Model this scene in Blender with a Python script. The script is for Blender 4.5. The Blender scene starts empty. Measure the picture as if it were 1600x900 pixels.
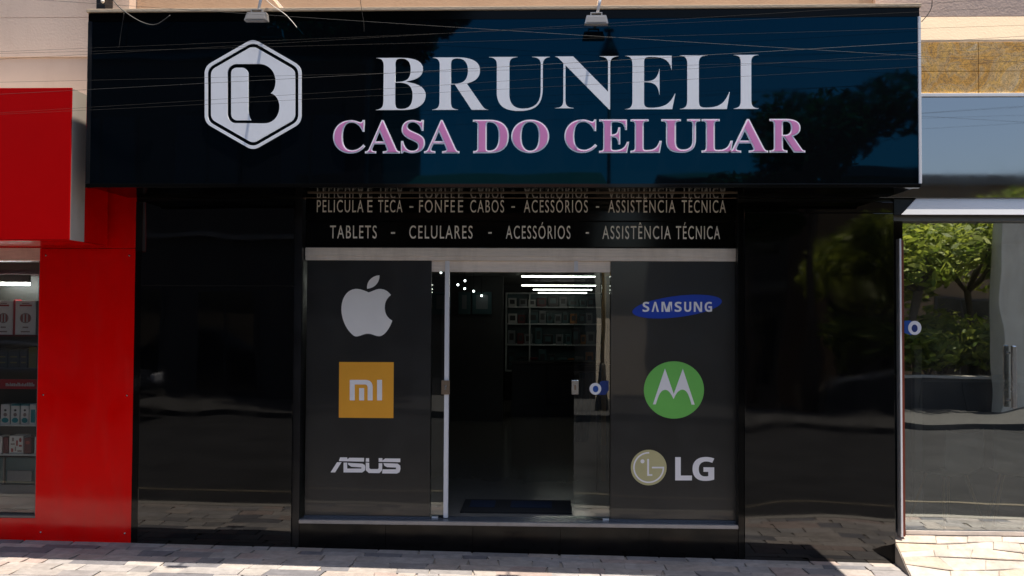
import bpy, bmesh, math, random
from mathutils import Vector, Matrix

R = math.radians
random.seed(7)
scene = bpy.context.scene
C = scene.collection

# ------------------------------------------------------------------ camera
YAW, PITCH, ROLL, CAMZ, CAMD = -0.0354, 0.027, 0.005, 1.95, 7.5
FPX = 1434.0
_fw = Vector((math.sin(YAW)*math.cos(PITCH), math.cos(YAW)*math.cos(PITCH), math.sin(PITCH)))
_r0 = Vector((math.cos(YAW), -math.sin(YAW), 0)); _u0 = _r0.cross(_fw)
_rt = math.cos(ROLL)*_r0 + math.sin(ROLL)*_u0
_up = -math.sin(ROLL)*_r0 + math.cos(ROLL)*_u0
cam = bpy.data.cameras.new('camera'); camo = bpy.data.objects.new('camera', cam); C.objects.link(camo)
cam.sensor_width = 36; cam.lens = 36*FPX/1600; cam.clip_start = 0.05; cam.clip_end = 2000
camo.matrix_world = Matrix(((_rt.x, _up.x, -_fw.x, 0), (_rt.y, _up.y, -_fw.y, -CAMD), (_rt.z, _up.z, -_fw.z, CAMZ), (0, 0, 0, 1)))
scene.camera = camo

# ------------------------------------------------------------------ world, sun, exposure
SUN = Vector((0.155, -0.06, 1.0)).normalized()
world = bpy.data.worlds.new('World'); scene.world = world; world.use_nodes = True
wn = world.node_tree.nodes; wl = world.node_tree.links
sky = wn.new('ShaderNodeTexSky'); sky.sky_type = 'NISHITA'; sky.sun_disc = False
sky.sun_elevation = math.asin(SUN.z); sky.sun_rotation = math.atan2(SUN.x, SUN.y)
sky.air_density = 1.0; sky.dust_density = 2.5; sky.ozone_density = 1.0
wl.new(sky.outputs[0], wn['Background'].inputs[0]); wn['Background'].inputs[1].default_value = 0.085
sun = bpy.data.lights.new('sun', 'SUN'); sun.energy = 5.0; sun.angle = R(0.53); sun.color = (1, 0.90, 0.77)
suno = bpy.data.objects.new('sun', sun); C.objects.link(suno)
suno.rotation_euler = (-SUN).to_track_quat('-Z', 'Y').to_euler(); suno.location = (3, -3, 12)
scene.view_settings.view_transform = 'Standard'; scene.view_settings.look = 'None'
scene.view_settings.exposure = 1.2; scene.view_settings.gamma = 1
scene.cycles.use_denoising = True
scene.cycles.max_bounces = 10; scene.cycles.transparent_max_bounces = 16
scene.cycles.caustics_reflective = False; scene.cycles.caustics_refractive = False

# ------------------------------------------------------------------ helpers
def P(px, py, Y):
    """point of the plane y = Y that photograph pixel (px, py) shows -> (X, Z)"""
    d = _fw + (px-800)/FPX*_rt + (450-py)/FPX*_up
    t = (Y+CAMD)/d.y
    return t*d.x, CAMZ+t*d.z
def PX(px, Y, py=450): return P(px, py, Y)[0]
def PZ(py, Y, px=800): return P(px, py, Y)[1]
SLOPE = -0.0125
def GZ(x): return SLOPE*x

def lin(c): return tuple((v/12.92 if v <= .04045 else ((v+.055)/1.055)**2.4) for v in (k/255 for k in c))

MATS = {}
def mat(name, col, rough=.5, metal=0, spec=.5, tint=None, var=0, vscale=4, bump=0, bscale=30, bdist=.01, rvar=0,
        emit=None, estr=0, col2=None, coat=0, stretch=None, dirt=0, dirtcol=(.25, .2, .15)):
    m = bpy.data.materials.new(name); m.use_nodes = True; MATS[name] = m
    n = m.node_tree.nodes; l = m.node_tree.links; b = n['Principled BSDF']
    b.inputs['Base Color'].default_value = (*col, 1); b.inputs['Roughness'].default_value = rough
    b.inputs['Metallic'].default_value = metal; b.inputs['Specular IOR Level'].default_value = spec
    if coat: b.inputs['Coat Weight'].default_value = coat; b.inputs['Coat Roughness'].default_value = .03
    if tint: b.inputs['Specular Tint'].default_value = (*tint, 1)
    tc = n.new('ShaderNodeTexCoord')
    geo = n.new('ShaderNodeNewGeometry')
    vec = geo.outputs['Position']
    if stretch:
        mp = n.new('ShaderNodeMapping'); mp.inputs['Scale'].default_value = stretch
        l.new(vec, mp.inputs['Vector']); vec = mp.outputs[0]
    colout = None
    if var or col2:
        nz = n.new('ShaderNodeTexNoise'); nz.inputs['Scale'].default_value = vscale; nz.inputs['Detail'].default_value = 6
        nz.inputs['Roughness'].default_value = .62
        l.new(vec, nz.inputs['Vector'])
        cr = n.new('ShaderNodeValToRGB'); cr.color_ramp.elements[0].position = .3; cr.color_ramp.elements[1].position = .72
        c2 = col2 if col2 else tuple(min(1, v*(1+var)) for v in col)
        c1 = col if col2 else tuple(v*(1-var) for v in col)
        cr.color_ramp.elements[0].color = (*c1, 1); cr.color_ramp.elements[1].color = (*c2, 1)
        l.new(nz.outputs['Fac'], cr.inputs['Fac']); colout = cr.outputs[0]
    if dirt:
        n2 = n.new('ShaderNodeTexNoise'); n2.inputs['Scale'].default_value = 2.3; n2.inputs['Detail'].default_value = 9
        n2.inputs['Roughness'].default_value = .7
        mp2 = n.new('ShaderNodeMapping'); mp2.inputs['Scale'].default_value = (2.2, 2.2, .5)
        l.new(geo.outputs['Position'], mp2.inputs['Vector']); l.new(mp2.outputs[0], n2.inputs['Vector'])
        r2 = n.new('ShaderNodeMapRange'); r2.inputs['From Min'].default_value = .48; r2.inputs['From Max'].default_value = .78
        r2.inputs['To Max'].default_value = dirt
        l.new(n2.outputs['Fac'], r2.inputs['Value'])
        mx = n.new('ShaderNodeMix'); mx.data_type = 'RGBA'
        l.new(r2.outputs[0], mx.inputs['Factor'])
        if colout: l.new(colout, mx.inputs[6])
        else: mx.inputs[6].default_value = (*col, 1)
        mx.inputs[7].default_value = (*dirtcol, 1); colout = mx.outputs[2]
    if colout: l.new(colout, b.inputs['Base Color'])
    if rvar:
        n3 = n.new('ShaderNodeTexNoise'); n3.inputs['Scale'].default_value = 5; n3.inputs['Detail'].default_value = 8
        l.new(geo.outputs['Position'], n3.inputs['Vector'])
        r3 = n.new('ShaderNodeMapRange'); r3.inputs['From Min'].default_value = .4; r3.inputs['From Max'].default_value = .75
        r3.inputs['To Min'].default_value = rough; r3.inputs['To Max'].default_value = rough+rvar
        l.new(n3.outputs['Fac'], r3.inputs['Value']); l.new(r3.outputs[0], b.inputs['Roughness'])
    if bump:
        n4 = n.new('ShaderNodeTexNoise'); n4.inputs['Scale'].default_value = bscale; n4.inputs['Detail'].default_value = 3 if bscale > 5 else 1
        l.new(vec if stretch else geo.outputs['Position'], n4.inputs['Vector'])
        bp = n.new('ShaderNodeBump'); bp.inputs['Strength'].default_value = bump; bp.inputs['Distance'].default_value = bdist
        l.new(n4.outputs['Fac'], bp.inputs['Height']); l.new(bp.outputs[0], b.inputs['Normal'])
        if coat: l.new(bp.outputs[0], b.inputs['Coat Normal'])
    if emit:
        b.inputs['Emission Color'].default_value = (*emit, 1); b.inputs['Emission Strength'].default_value = estr
    return m

def glass(name, refl, tint=(.8, .85, .85), rough=.0, rtint=(1, 1, 1), wav=.0):
    """sheet glass: clear sheet plus a mirror share (float glass or solar film)"""
    m = bpy.data.materials.new(name); m.use_nodes = True; MATS[name] = m
    n = m.node_tree.nodes; l = m.node_tree.links; n.remove(n['Principled BSDF'])
    tr = n.new('ShaderNodeBsdfTransparent'); tr.inputs[0].default_value = (*tint, 1)
    gl = n.new('ShaderNodeBsdfAnisotropic'); gl.inputs['Color'].default_value = (*rtint, 1); gl.inputs['Roughness'].default_value = rough
    lw = n.new('ShaderNodeFresnel'); lw.inputs[0].default_value = 1.45
    ad = n.new('ShaderNodeMath'); ad.operation = 'ADD'; ad.use_clamp = True; ad.inputs[1].default_value = refl
    l.new(lw.outputs[0], ad.inputs[0])
    mx = n.new('ShaderNodeMixShader'); l.new(ad.outputs[0], mx.inputs[0]); l.new(tr.outputs[0], mx.inputs[1]); l.new(gl.outputs[0], mx.inputs[2])
    # faint dust film with its own patchiness
    df = n.new('ShaderNodeBsdfDiffuse'); df.inputs[0].default_value = (.5, .47, .42, 1)
    geo = n.new('ShaderNodeNewGeometry'); nz = n.new('ShaderNodeTexNoise'); nz.inputs['Scale'].default_value = 3; nz.inputs['Detail'].default_value = 8
    l.new(geo.outputs['Position'], nz.inputs['Vector'])
    mr = n.new('ShaderNodeMapRange'); mr.inputs['From Min'].default_value = .4; mr.inputs['From Max'].default_value = .8
    mr.inputs['To Min'].default_value = .004; mr.inputs['To Max'].default_value = .04
    l.new(nz.outputs['Fac'], mr.inputs['Value'])
    mx2 = n.new('ShaderNodeMixShader'); l.new(mr.outputs[0], mx2.inputs[0]); l.new(mx.outputs[0], mx2.inputs[1]); l.new(df.outputs[0], mx2.inputs[2])
    if wav:
        n4 = n.new('ShaderNodeTexNoise'); n4.inputs['Scale'].default_value = 1.4; n4.inputs['Detail'].default_value = 1
        l.new(geo.outputs['Position'], n4.inputs['Vector'])
        bp = n.new('ShaderNodeBump'); bp.inputs['Strength'].default_value = 1; bp.inputs['Distance'].default_value = wav
        l.new(n4.outputs['Fac'], bp.inputs['Height']); l.new(bp.outputs[0], gl.inputs['Normal'])
    l.new(mx2.outputs[0], n['Material Output'].inputs[0])
    return m

def bx(bm, x0, x1, y0, y1, z0, z1, bev=0):
    if x0 > x1: x0, x1 = x1, x0
    if z0 > z1: z0, z1 = z1, z0
    if y0 > y1: y0, y1 = y1, y0
    r = bmesh.ops.create_cube(bm, size=1)
    for v in r['verts']:
        v.co = Vector((x0+(v.co.x+.5)*(x1-x0), y0+(v.co.y+.5)*(y1-y0), z0+(v.co.z+.5)*(z1-z0)))
    if bev:
        es = {e for v in r['verts'] for e in v.link_edges}
        bmesh.ops.bevel(bm, geom=list(es), offset=bev, segments=2, affect='EDGES', profile=.7)
def tube(bm, pts, r, seg=6, r2=None, cap=True):
    pts = [Vector(p) for p in pts]; rings = []
    for i, p in enumerate(pts):
        t = (pts[min(i+1, len(pts)-1)]-pts[max(i-1, 0)]).normalized()
        a = t.orthogonal().normalized() if i == 0 else None
        if i == 0: prev = a
        else:
            a = (prev - t*prev.dot(t)).normalized(); prev = a
        b = t.cross(a)
        rr = r if r2 is None else r+(r2-r)*i/(len(pts)-1)
        rings.append([bm.verts.new(p+rr*(math.cos(2*math.pi*k/seg)*a+math.sin(2*math.pi*k/seg)*b)) for k in range(seg)])
    for i in range(len(rings)-1):
        for k in range(seg):
            f = bm.faces.new((rings[i][k], rings[i][(k+1) % seg], rings[i+1][(k+1) % seg], rings[i+1][k])); f.smooth = True
    if cap:
        bm.faces.new(list(reversed(rings[0]))); bm.faces.new(rings[-1])
def lathe(bm, prof, cx, cy, seg=16, axis='z', cz=0):
    rings = []
    for r, h in prof:
        ring = []
        for k in range(seg):
            a = 2*math.pi*k/seg
            if axis == 'z': co = (cx+r*math.cos(a), cy+r*math.sin(a), cz+h)
            else: co = (cx+r*math.cos(a), cy+h, cz+r*math.sin(a))      # axis y
            ring.append(bm.verts.new(co))
        rings.append(ring)
    for i in range(len(rings)-1):
        for k in range(seg):
            f = bm.faces.new((rings[i][k], rings[i][(k+1) % seg], rings[i+1][(k+1) % seg], rings[i+1][k])); f.smooth = True
    bm.faces.new(list(reversed(rings[0]))); bm.faces.new(rings[-1])
def quad(bm, *pts): bm.faces.new([bm.verts.new(p) for p in pts])
def prism(bm, loop, y0, y1):
    """loop of (x, z), extruded from y0 to y1"""
    a = [bm.verts.new((x, y0, z)) for x, z in loop]; b = [bm.verts.new((x, y1, z)) for x, z in loop]
    bm.faces.new(a); bm.faces.new(list(reversed(b)))
    for i in range(len(a)): bm.faces.new((a[i], b[i], b[(i+1) % len(b)], a[(i+1) % len(a)]))
def prism_x(bm, loop, x0, x1):
    a = [bm.verts.new((x0, y, z)) for y, z in loop]; b = [bm.verts.new((x1, y, z)) for y, z in loop]
    bm.faces.new(a); bm.faces.new(list(reversed(b)))
    for i in range(len(a)): bm.faces.new((a[i], b[i], b[(i+1) % len(b)], a[(i+1) % len(a)]))
def obj(name, bm, m, parent=None):
    if isinstance(bm, bmesh.types.BMesh):
        bmesh.ops.recalc_face_normals(bm, faces=bm.faces)
        me = bpy.data.meshes.new(name); bm.to_mesh(me); bm.free()
    else: me = bm
    o = bpy.data.objects.new(name, me); C.objects.link(o)
    me.materials.clear(); me.materials.append(MATS[m] if isinstance(m, str) else m)
    if parent: o.parent = parent; o.matrix_parent_inverse = Matrix.Translation(-Vector(parent.location))
    return o
def tag(o, label=None, cat=None, group=None, kind=None):
    if label: o['label'] = label
    if cat: o['category'] = cat
    if group: o['group'] = group
    if kind: o['kind'] = kind
    return o
def thing(name, label, cat, loc=(0, 0, 0), group=None):
    o = bpy.data.objects.new(name, None); C.objects.link(o); o.location = loc; o.empty_display_size = .1
    return tag(o, label, cat, group)
def box(name, m, parent, *a, bev=0):
    bm = bmesh.new(); bx(bm, *a, bev=bev); return obj(name, bm, m, parent)
def struct(name, bm, m): return tag(obj(name, bm, m), kind='structure')

def fill(loops, th, offset=0):
    """filled flat plate with holes from loops of (x, z); front at y = -th"""
    cu = bpy.data.curves.new('o', 'CURVE'); cu.dimensions = '2D'; cu.fill_mode = 'BOTH'; cu.extrude = th/2; cu.offset = offset
    for lp in loops:
        s = cu.splines.new('POLY'); s.points.add(len(lp)-1); s.use_cyclic_u = True
        for p, (x, z) in zip(s.points, lp): p.co = (x, z, 0, 1)
    return curve_mesh(cu)
def curve_mesh(cu):
    o = bpy.data.objects.new('tmp', cu); C.objects.link(o)
    dg = bpy.context.evaluated_depsgraph_get(); dg.update()
    me = bpy.data.meshes.new_from_object(o.evaluated_get(dg)); bpy.data.objects.remove(o)
    return me
def glyph(body, th=.004, offset=0, space=1):
    cu = bpy.data.curves.new('t', 'FONT'); cu.body = body; cu.space_character = space; cu.extrude = th/2; cu.offset = offset; cu.resolution_u = 6
    return curve_mesh(cu)
SERIF = lambda s: ''.join(chr(0x1D400+ord(c)-65) if 'A' <= c <= 'Z' else c for c in s)
BOLD = lambda s: ''.join(chr(0x1D5D4+ord(c)-65) if 'A' <= c <= 'Z' else c for c in s)
def place(me, Y, x0, x1, z0, z1, th, capfit=None):
    """stretch a flat glyph mesh into the box x0..x1, z0..z1 standing on the plane y = Y"""
    xs = [v.co.x for v in me.vertices]; ys = [v.co.y for v in me.vertices]; zs = [v.co.z for v in me.vertices]
    a, b = min(xs), max(xs); c, d = (min(ys), max(ys)) if capfit is None else capfit
    e, f = min(zs), max(zs)
    for v in me.vertices:
        x = x0+(v.co.x-a)/(b-a)*(x1-x0); z = z0+(v.co.y-c)/(d-c)*(z1-z0)
        y = Y-th*(v.co.z-e)/max(1e-9, f-e)
        v.co = (x, y, z)
    return me
def stand(me, Y, th):
    zs = [v.co.z for v in me.vertices]; e, f = min(zs), max(zs)
    for v in me.vertices: v.co = (v.co.x, Y-th*(v.co.z-e)/max(1e-9, f-e), v.co.y)
    return me
def bez(path, n=10):
    """[(x,y), ('C',x1,y1,x2,y2,x,y), ...] -> points"""
    out = []
    for p in path:
        if p[0] == 'C':
            x0, y0 = out[-1]; _, x1, y1, x2, y2, x3, y3 = p
            for k in range(1, n+1):
                t = k/n; u = 1-t
                out.append((u**3*x0+3*u*u*t*x1+3*u*t*t*x2+t**3*x3, u**3*y0+3*u*u*t*y1+3*u*t*t*y2+t**3*y3))
        else: out.append(p)
    if abs(out[0][0]-out[-1][0])+abs(out[0][1]-out[-1][1]) < 1e-6: out.pop()
    return out
def plate(name, loops, ox, oy, s, Y, m, parent, th=.0015):
    """plate traced in zoom pixels (origin ox, oy, scale s) on the wall plane y = Y"""
    lp = [[P(ox+x/s, oy+y/s, Y) for x, y in l] for l in loops]
    return obj(name, stand(fill(lp, th), Y, th), m, parent)
def ell(cx, cy, rx, ry, rot=0, n=48):
    c, s = math.cos(rot), math.sin(rot)
    return [(cx+rx*math.cos(a)*c-ry*math.sin(a)*s, cy+rx*math.cos(a)*s+ry*math.sin(a)*c) for a in (2*math.pi*k/n for k in range(n))]
def ribbon(pts, w):
    """outline of a stroke along pts"""
    L, Rr = [], []
    for i, p in enumerate(pts):
        q0, q1 = pts[max(i-1, 0)], pts[min(i+1, len(pts)-1)]
        dx, dy = q1[0]-q0[0], q1[1]-q0[1]; l = math.hypot(dx, dy) or 1
        nx, ny = -dy/l*w/2, dx/l*w/2
        L.append((p[0]+nx, p[1]+ny)); Rr.append((p[0]-nx, p[1]-ny))
    return L+Rr[::-1]

# ------------------------------------------------------------------ materials
mat('black_acrylic', (.0025, .003, .004), .02, spec=.62, tint=(.01, .36, .66), bump=.5, bscale=1.1, bdist=.006, rvar=.03)
mat('black_granite', (.0015, .0015, .0018), .02, spec=.7, bump=.5, bscale=1.2, bdist=.009, rvar=.05)
mat('black_granite_wavy', (.0015, .0015, .0018), .03, spec=.9, bump=.6, bscale=1.0, bdist=.022, rvar=.04)
mat('black_riser', (.002, .002, .0022), .12, spec=.22, rvar=.1)
mat('black_gloss', (.003, .003, .003), .08, spec=.22, bump=.3, bscale=2, bdist=.005)
mat('black_satin', (.006, .006, .007), .28, spec=.4, rvar=.2)
mat('soffit_black', (.002, .002, .002), .10, spec=.12)
mat('vinyl_black', (.021, .0205, .0195), .3, spec=.4, coat=.5, rvar=.15, var=.25, vscale=1.5, bump=.15, bscale=2)
mat('letter_white', (.88, .90, .95), .4, var=.03, vscale=6, dirt=.1)
mat('letter_pink', (.70, .24, .53), .4, var=.06, vscale=7)
mat('letter_beige', (.98, .93, .84), .5)
mat('logo_grey', (.86, .82, .77), .5, var=.03)
mat('logo_white', (.88, .85, .85), .5)
mat('logo_orange', (.85, .38, .03), .45, var=.04)
mat('logo_blue', (.004, .045, .42), .4)
mat('logo_green', (.17, .54, .10), .4, var=.05)
mat('logo_olive', (.52, .47, .24), .45, var=.08)
mat('aluminium', (.86, .76, .66), .4, metal=0, var=.10, vscale=7, stretch=(1, 1, 14), dirt=.35, dirtcol=(.35, .27, .2))
mat('aluminium_white', (.75, .75, .77), .35, metal=0, var=.04)
mat('grey_nosing', (.42, .37, .33), .4, var=.15, vscale=6, dirt=.4, dirtcol=(.2, .16, .13))
mat('steel', (.62, .62, .64), .18, metal=1, rvar=.15)
mat('brass_lock', (.32, .24, .17), .35, metal=.7)
mat('red_paint', (.80, .0, .0), .10, spec=.32, dirt=.22, dirtcol=(.30, .05, .04), var=.05, vscale=2, bump=.35, bscale=1.3, bdist=.008, rvar=.12)
mat('red_vinyl', (.52, .0, .001), .4, spec=.12, var=.06, vscale=1.2)
mat('wall_tan', (.43, .31, .22), .9, var=.06, vscale=3, bump=.12, bscale=60, dirt=.3, dirtcol=(.3, .2, .13))
mat('wall_pink', (.60, .48, .405), .9, var=.05, vscale=2, bump=.12, bscale=60, dirt=.35, dirtcol=(.40, .28, .22))
mat('wall_cream', (.56, .44, .31), .9, var=.04, vscale=3, bump=.2, bscale=60, dirt=.2, dirtcol=(.45, .33, .22))
mat('wall_mauve', (.62, .47, .39), .9, var=.05, vscale=3, bump=.2, bscale=60, dirt=.2)
mat('end_cap', (.52, .46, .40), .7, var=.06, vscale=3, dirt=.35)
mat('mirror_panel', (.30, .315, .335), .03, metal=1, bump=.3, bscale=.7, bdist=.003, rvar=.03)
mat('lintel_white', (.82, .84, .87), .35, var=.03)
mat('grey_metal', (.16, .155, .15), .35, metal=.5, var=.1)
mat('red_reflection', (.16, .035, .02), .3, spec=.5, var=.1)  # dark red reflection of the chrome post, put into the colour
mat('asphalt', (.026, .026, .027), .95, spec=.08, var=.25, vscale=1.3, bump=.4, bscale=140)
mat('paint_yellow', (.09, .075, .05), .8, var=.2, vscale=8)
mat('paint_white', (.6, .6, .58), .8, var=.2, vscale=8)
mat('concrete', (.24, .225, .20), .9, var=.15, vscale=2, bump=.3, bscale=60)
mat('mortar', (.26, .23, .20), .95, var=.2, vscale=8, bump=.3, bscale=90)
mat('earth', (.18, .15, .11), .95, var=.2, vscale=.5)
mat('floor_tile', (.22, .205, .18), .12, spec=.5, var=.08, vscale=2)
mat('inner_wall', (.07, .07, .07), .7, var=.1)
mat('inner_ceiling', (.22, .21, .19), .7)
mat('tube_glow', (1, 1, 1), .5, emit=(.95, 1, .88), estr=5.5)
mat('bulb_glow', (1, 1, 1), .5, emit=(.85, 1, .95), estr=3.0)
mat('cord_black', (.012, .012, .012), .6)
mat('cord_grey', (.010, .008, .006), .9)
mat('cord_white', (.6, .57, .52), .6)
mat('shelf_edge', (.60, .63, .62), .3)
mat('item_teal', (.05, .12, .13), .3); mat('item_grey', (.22, .24, .25), .35); mat('item_dark', (.02, .022, .024), .35)
mat('item_wine', (.12, .01, .015), .4); mat('item_white', (.6, .6, .58), .45); mat('item_orange', (.35, .14, .03), .45)
mat('carton_white', (.82, .80, .76), .5, var=.03); mat('carton_red', (.45, .02, .03), .4); mat('carton_teal', (.05, .30, .33), .4)
mat('carton_dark', (.03, .028, .02), .4); mat('carton_gold', (.16, .12, .02), .4)
mat('ink_red', (.42, .05, .04), .5); mat('ink_dark', (.05, .05, .05), .5); mat('ink_grey', (.32, .24, .22), .5)
mat('wood_gold', (.55, .32, .12), .35, var=.2, vscale=8, stretch=(6, 6, .6))
mat('wine_panel', (.07, .006, .01), .4)
mat('sticker_blue', (.01, .03, .16), .4); mat('sticker_royal', (.01, .07, .33), .4); mat('sticker_white', (.75, .75, .78), .4)
mat('cloth_blue', (.012, .045, .075), .8); mat('mat_black', (.012, .012, .013), .95); mat('mat_blue', (.006, .018, .05), .95)
mat('threshold', (.09, .10, .12), .22, spec=.5)
mat('bark', (.10, .075, .055), .95, var=.3, vscale=9, bump=.6, bscale=25)
mat('facade_dark', (.045, .042, .04), .85, var=.15, vscale=1); mat('facade_brown', (.17, .115, .075), .85, var=.12, vscale=1)
mat('facade_grey', (.15, .15, .15), .85, var=.1, vscale=1); mat('facade_pale', (.66, .60, .50), .85, var=.08, vscale=1.5, dirt=.4)
mat('roof_tile', (.20, .085, .05), .85, var=.25, vscale=5)
mat('planter_stone', (.03, .029, .028), .8, var=.2, vscale=3); mat('cap_stone', (.40, .37, .33), .8, var=.1)
mat('vehicle_white', (.42, .44, .47), .25, coat=.4); mat('vehicle_dark', (.012, .013, .016), .2, coat=.6)
mat('rubber', (.015, .015, .015), .8); mat('lamp_black', (.015, .015, .016), .5)
mat('floodlight_body', (.42, .40, .38), .4, metal=.5, var=.1); mat('floodlight_glass', (.46, .43, .40), .25, spec=.5)
mat('headlamp', (.6, .6, .62), .1)
glass('door_glass', .035, (.86, .90, .89), wav=.002)
glass('window_glass', .0, (.95, .96, .96))
mat('window_tube_glow', (1, 1, 1), .5, emit=(.95, 1, .97), estr=30)
glass('solar_glass', .36, (.86, .89, .89), rtint=(.92, .95, .93), wav=.0035)
glass('dark_pane', .01, (.10, .11, .12))

def granite():
    m = mat('granite_gold', (.4, .25, .1), .25, spec=.5)
    n = m.node_tree.nodes; l = m.node_tree.links; b = n['Principled BSDF']
    g = n.new('ShaderNodeNewGeometry')
    nz = n.new('ShaderNodeTexNoise'); nz.inputs['Scale'].default_value = 2.6; nz.inputs['Detail'].default_value = 5; nz.inputs['Distortion'].default_value = 2.6
    l.new(g.outputs['Position'], nz.inputs['Vector'])
    cr = n.new('ShaderNodeValToRGB'); e = cr.color_ramp.elements
    e[0].position = .30; e[0].color = (.34, .22, .10, 1); e[1].position = .70; e[1].color = (.74, .56, .32, 1)
    k = e.new(.42); k.color = (.80, .43, .07, 1); k = e.new(.5); k.color = (.66, .44, .19, 1); k = e.new(.58); k.color = (.84, .50, .11, 1)
    l.new(nz.outputs['Fac'], cr.inputs['Fac'])
    n2 = n.new('ShaderNodeTexNoise'); n2.inputs['Scale'].default_value = 45; n2.inputs['Detail'].default_value = 4; n2.inputs['Distortion'].default_value = 2
    l.new(g.outputs['Position'], n2.inputs['Vector'])
    r2 = n.new('ShaderNodeValToRGB'); r2.color_ramp.elements[0].position = .36; r2.color_ramp.elements[1].position = .62
    r2.color_ramp.elements[0].color = (.55, .50, .46, 1); r2.color_ramp.elements[1].color = (1.15, 1.12, 1.05, 1)
    l.new(n2.outputs['Fac'], r2.inputs['Fac'])
    mx = n.new('ShaderNodeMix'); mx.data_type = 'RGBA'; mx.blend_type = 'MULTIPLY'; mx.inputs['Factor'].default_value = 1
    l.new(cr.outputs[0], mx.inputs[6]); l.new(r2.outputs[0], mx.inputs[7]); l.new(mx.outputs[2], b.inputs['Base Color'])
granite()
def stone_mat(name, island, pal):
    m = mat(name, (.4, .36, .32), .85)
    n = m.node_tree.nodes; l = m.node_tree.links; b = n['Principled BSDF']
    cr = n.new('ShaderNodeValToRGB'); cr.color_ramp.interpolation = 'CONSTANT'
    e = cr.color_ramp.elements
    e[0].color = (*pal[0], 1); e[1].position = 1/len(pal); e[1].color = (*pal[1], 1)
    for i in range(2, len(pal)): k = e.new(i/len(pal)); k.color = (*pal[i], 1)
    g = n.new('ShaderNodeNewGeometry')
    if island: l.new(g.outputs['Random Per Island'], cr.inputs['Fac'])
    else:
        oi = n.new('ShaderNodeObjectInfo'); l.new(oi.outputs['Random'], cr.inputs['Fac'])
    nz = n.new('ShaderNodeTexNoise'); nz.inputs['Scale'].default_value = 14; nz.inputs['Detail'].default_value = 8; nz.inputs['Roughness'].default_value = .7
    l.new(g.outputs['Position'], nz.inputs['Vector'])
    r2 = n.new('ShaderNodeMapRange'); r2.inputs['From Min'].default_value = .25; r2.inputs['From Max'].default_value = .75
    r2.inputs['To Min'].default_value = .72; r2.inputs['To Max'].default_value = 1.25
    l.new(nz.outputs['Fac'], r2.inputs['Value'])
    n5 = n.new('ShaderNodeTexNoise'); n5.inputs['Scale'].default_value = 2.1; n5.inputs['Detail'].default_value = 9; n5.inputs['Roughness'].default_value = .75
    l.new(g.outputs['Position'], n5.inputs['Vector'])
    r5 = n.new('ShaderNodeMapRange'); r5.inputs['From Min'].default_value = .38; r5.inputs['From Max'].default_value = .62
    r5.inputs['To Min'].default_value = .76; r5.inputs['To Max'].default_value = 1.05
    l.new(n5.outputs['Fac'], r5.inputs['Value'])
    mm = n.new('ShaderNodeMath'); mm.operation = 'MULTIPLY'; l.new(r2.outputs[0], mm.inputs[0]); l.new(r5.outputs[0], mm.inputs[1]); r2 = mm
    mx = n.new('ShaderNodeVectorMath'); mx.operation = 'SCALE'
    l.new(cr.outputs[0], mx.inputs[0]); l.new(r2.outputs[0], mx.inputs['Scale']); l.new(mx.outputs[0], b.inputs['Base Color'])
    bp = n.new('ShaderNodeBump'); bp.inputs['Strength'].default_value = .5; bp.inputs['Distance'].default_value = .006
    l.new(nz.outputs['Fac'], bp.inputs['Height']); l.new(bp.outputs[0], b.inputs['Normal'])
pal = [(0.278, 0.251, 0.232), (0.231, 0.213, 0.202), (0.287, 0.251, 0.227), (0.185, 0.175, 0.176), (0.306, 0.279, 0.263), (0.278, 0.223, 0.202), (0.250, 0.236, 0.232), (0.121, 0.119, 0.131), (0.269, 0.251, 0.237)]
stone_mat('paving', False, pal); stone_mat('paving_far', True, pal)
stone_mat('step_stone', False, [(.42, .355, .30), (.36, .30, .245), (.44, .38, .33), (.36, .32, .285), (.42, .34, .26)])
def leaf_mat(name, a, b2):
    m = mat(name, a, .55)
    n = m.node_tree.nodes; l = m.node_tree.links; b = n['Principled BSDF']
    g = n.new('ShaderNodeNewGeometry'); cr = n.new('ShaderNodeValToRGB')
    cr.color_ramp.elements[0].color = (*a, 1); cr.color_ramp.elements[1].color = (*b2, 1)
    l.new(g.outputs['Random Per Island'], cr.inputs['Fac']); l.new(cr.outputs[0], b.inputs['Base Color'])
    tr = n.new('ShaderNodeBsdfTranslucent'); l.new(cr.outputs[0], tr.inputs[0])
    mx = n.new('ShaderNodeMixShader'); mx.inputs[0].default_value = .5
    l.new(b.outputs[0], mx.inputs[1]); l.new(tr.outputs[0], mx.inputs[2]); l.new(mx.outputs[0], n['Material Output'].inputs[0])
leaf_mat('leaf', (.10, .15, .02), (.36, .40, .06)); leaf_mat('leaf_dark', (.03, .06, .02), (.07, .11, .025))

# ================================================================== THE SETTING
def sheet(x0, x1, y0, y1, dz):
    bm = bmesh.new(); quad(bm, (x0, y0, GZ(x0)+dz), (x1, y0, GZ(x1)+dz), (x1, y1, GZ(x1)+dz), (x0, y1, GZ(x0)+dz)); return bm
def slab(x0, x1, y0, y1, d0, d1):
    bm = bmesh.new(); prism_pts = [(x0, GZ(x0)+d0), (x1, GZ(x1)+d0), (x1, GZ(x1)+d1), (x0, GZ(x0)+d1)]
    prism(bm, prism_pts, y0, y1); return bm
bm = bmesh.new(); quad(bm, (-900, -900, -1.2), (900, -900, -1.2), (900, 900, -1.2), (-900, 900, -1.2)); struct('ground', bm, 'earth')
KERB = -1.52
struct('road', slab(-60, 60, -10.3, KERB-.12, -.6, -.15), 'asphalt')
pav = struct('pavement', slab(-60, 60, KERB, .3, -.6, -.012), 'mortar')
struct('kerb', slab(-60, 60, KERB-.12, KERB-.002, -.6, .0), 'concrete')
struct('opposite_kerb', slab(-60, 60, -10.45, -10.302, -.6, -.02), 'planter_stone')
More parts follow.
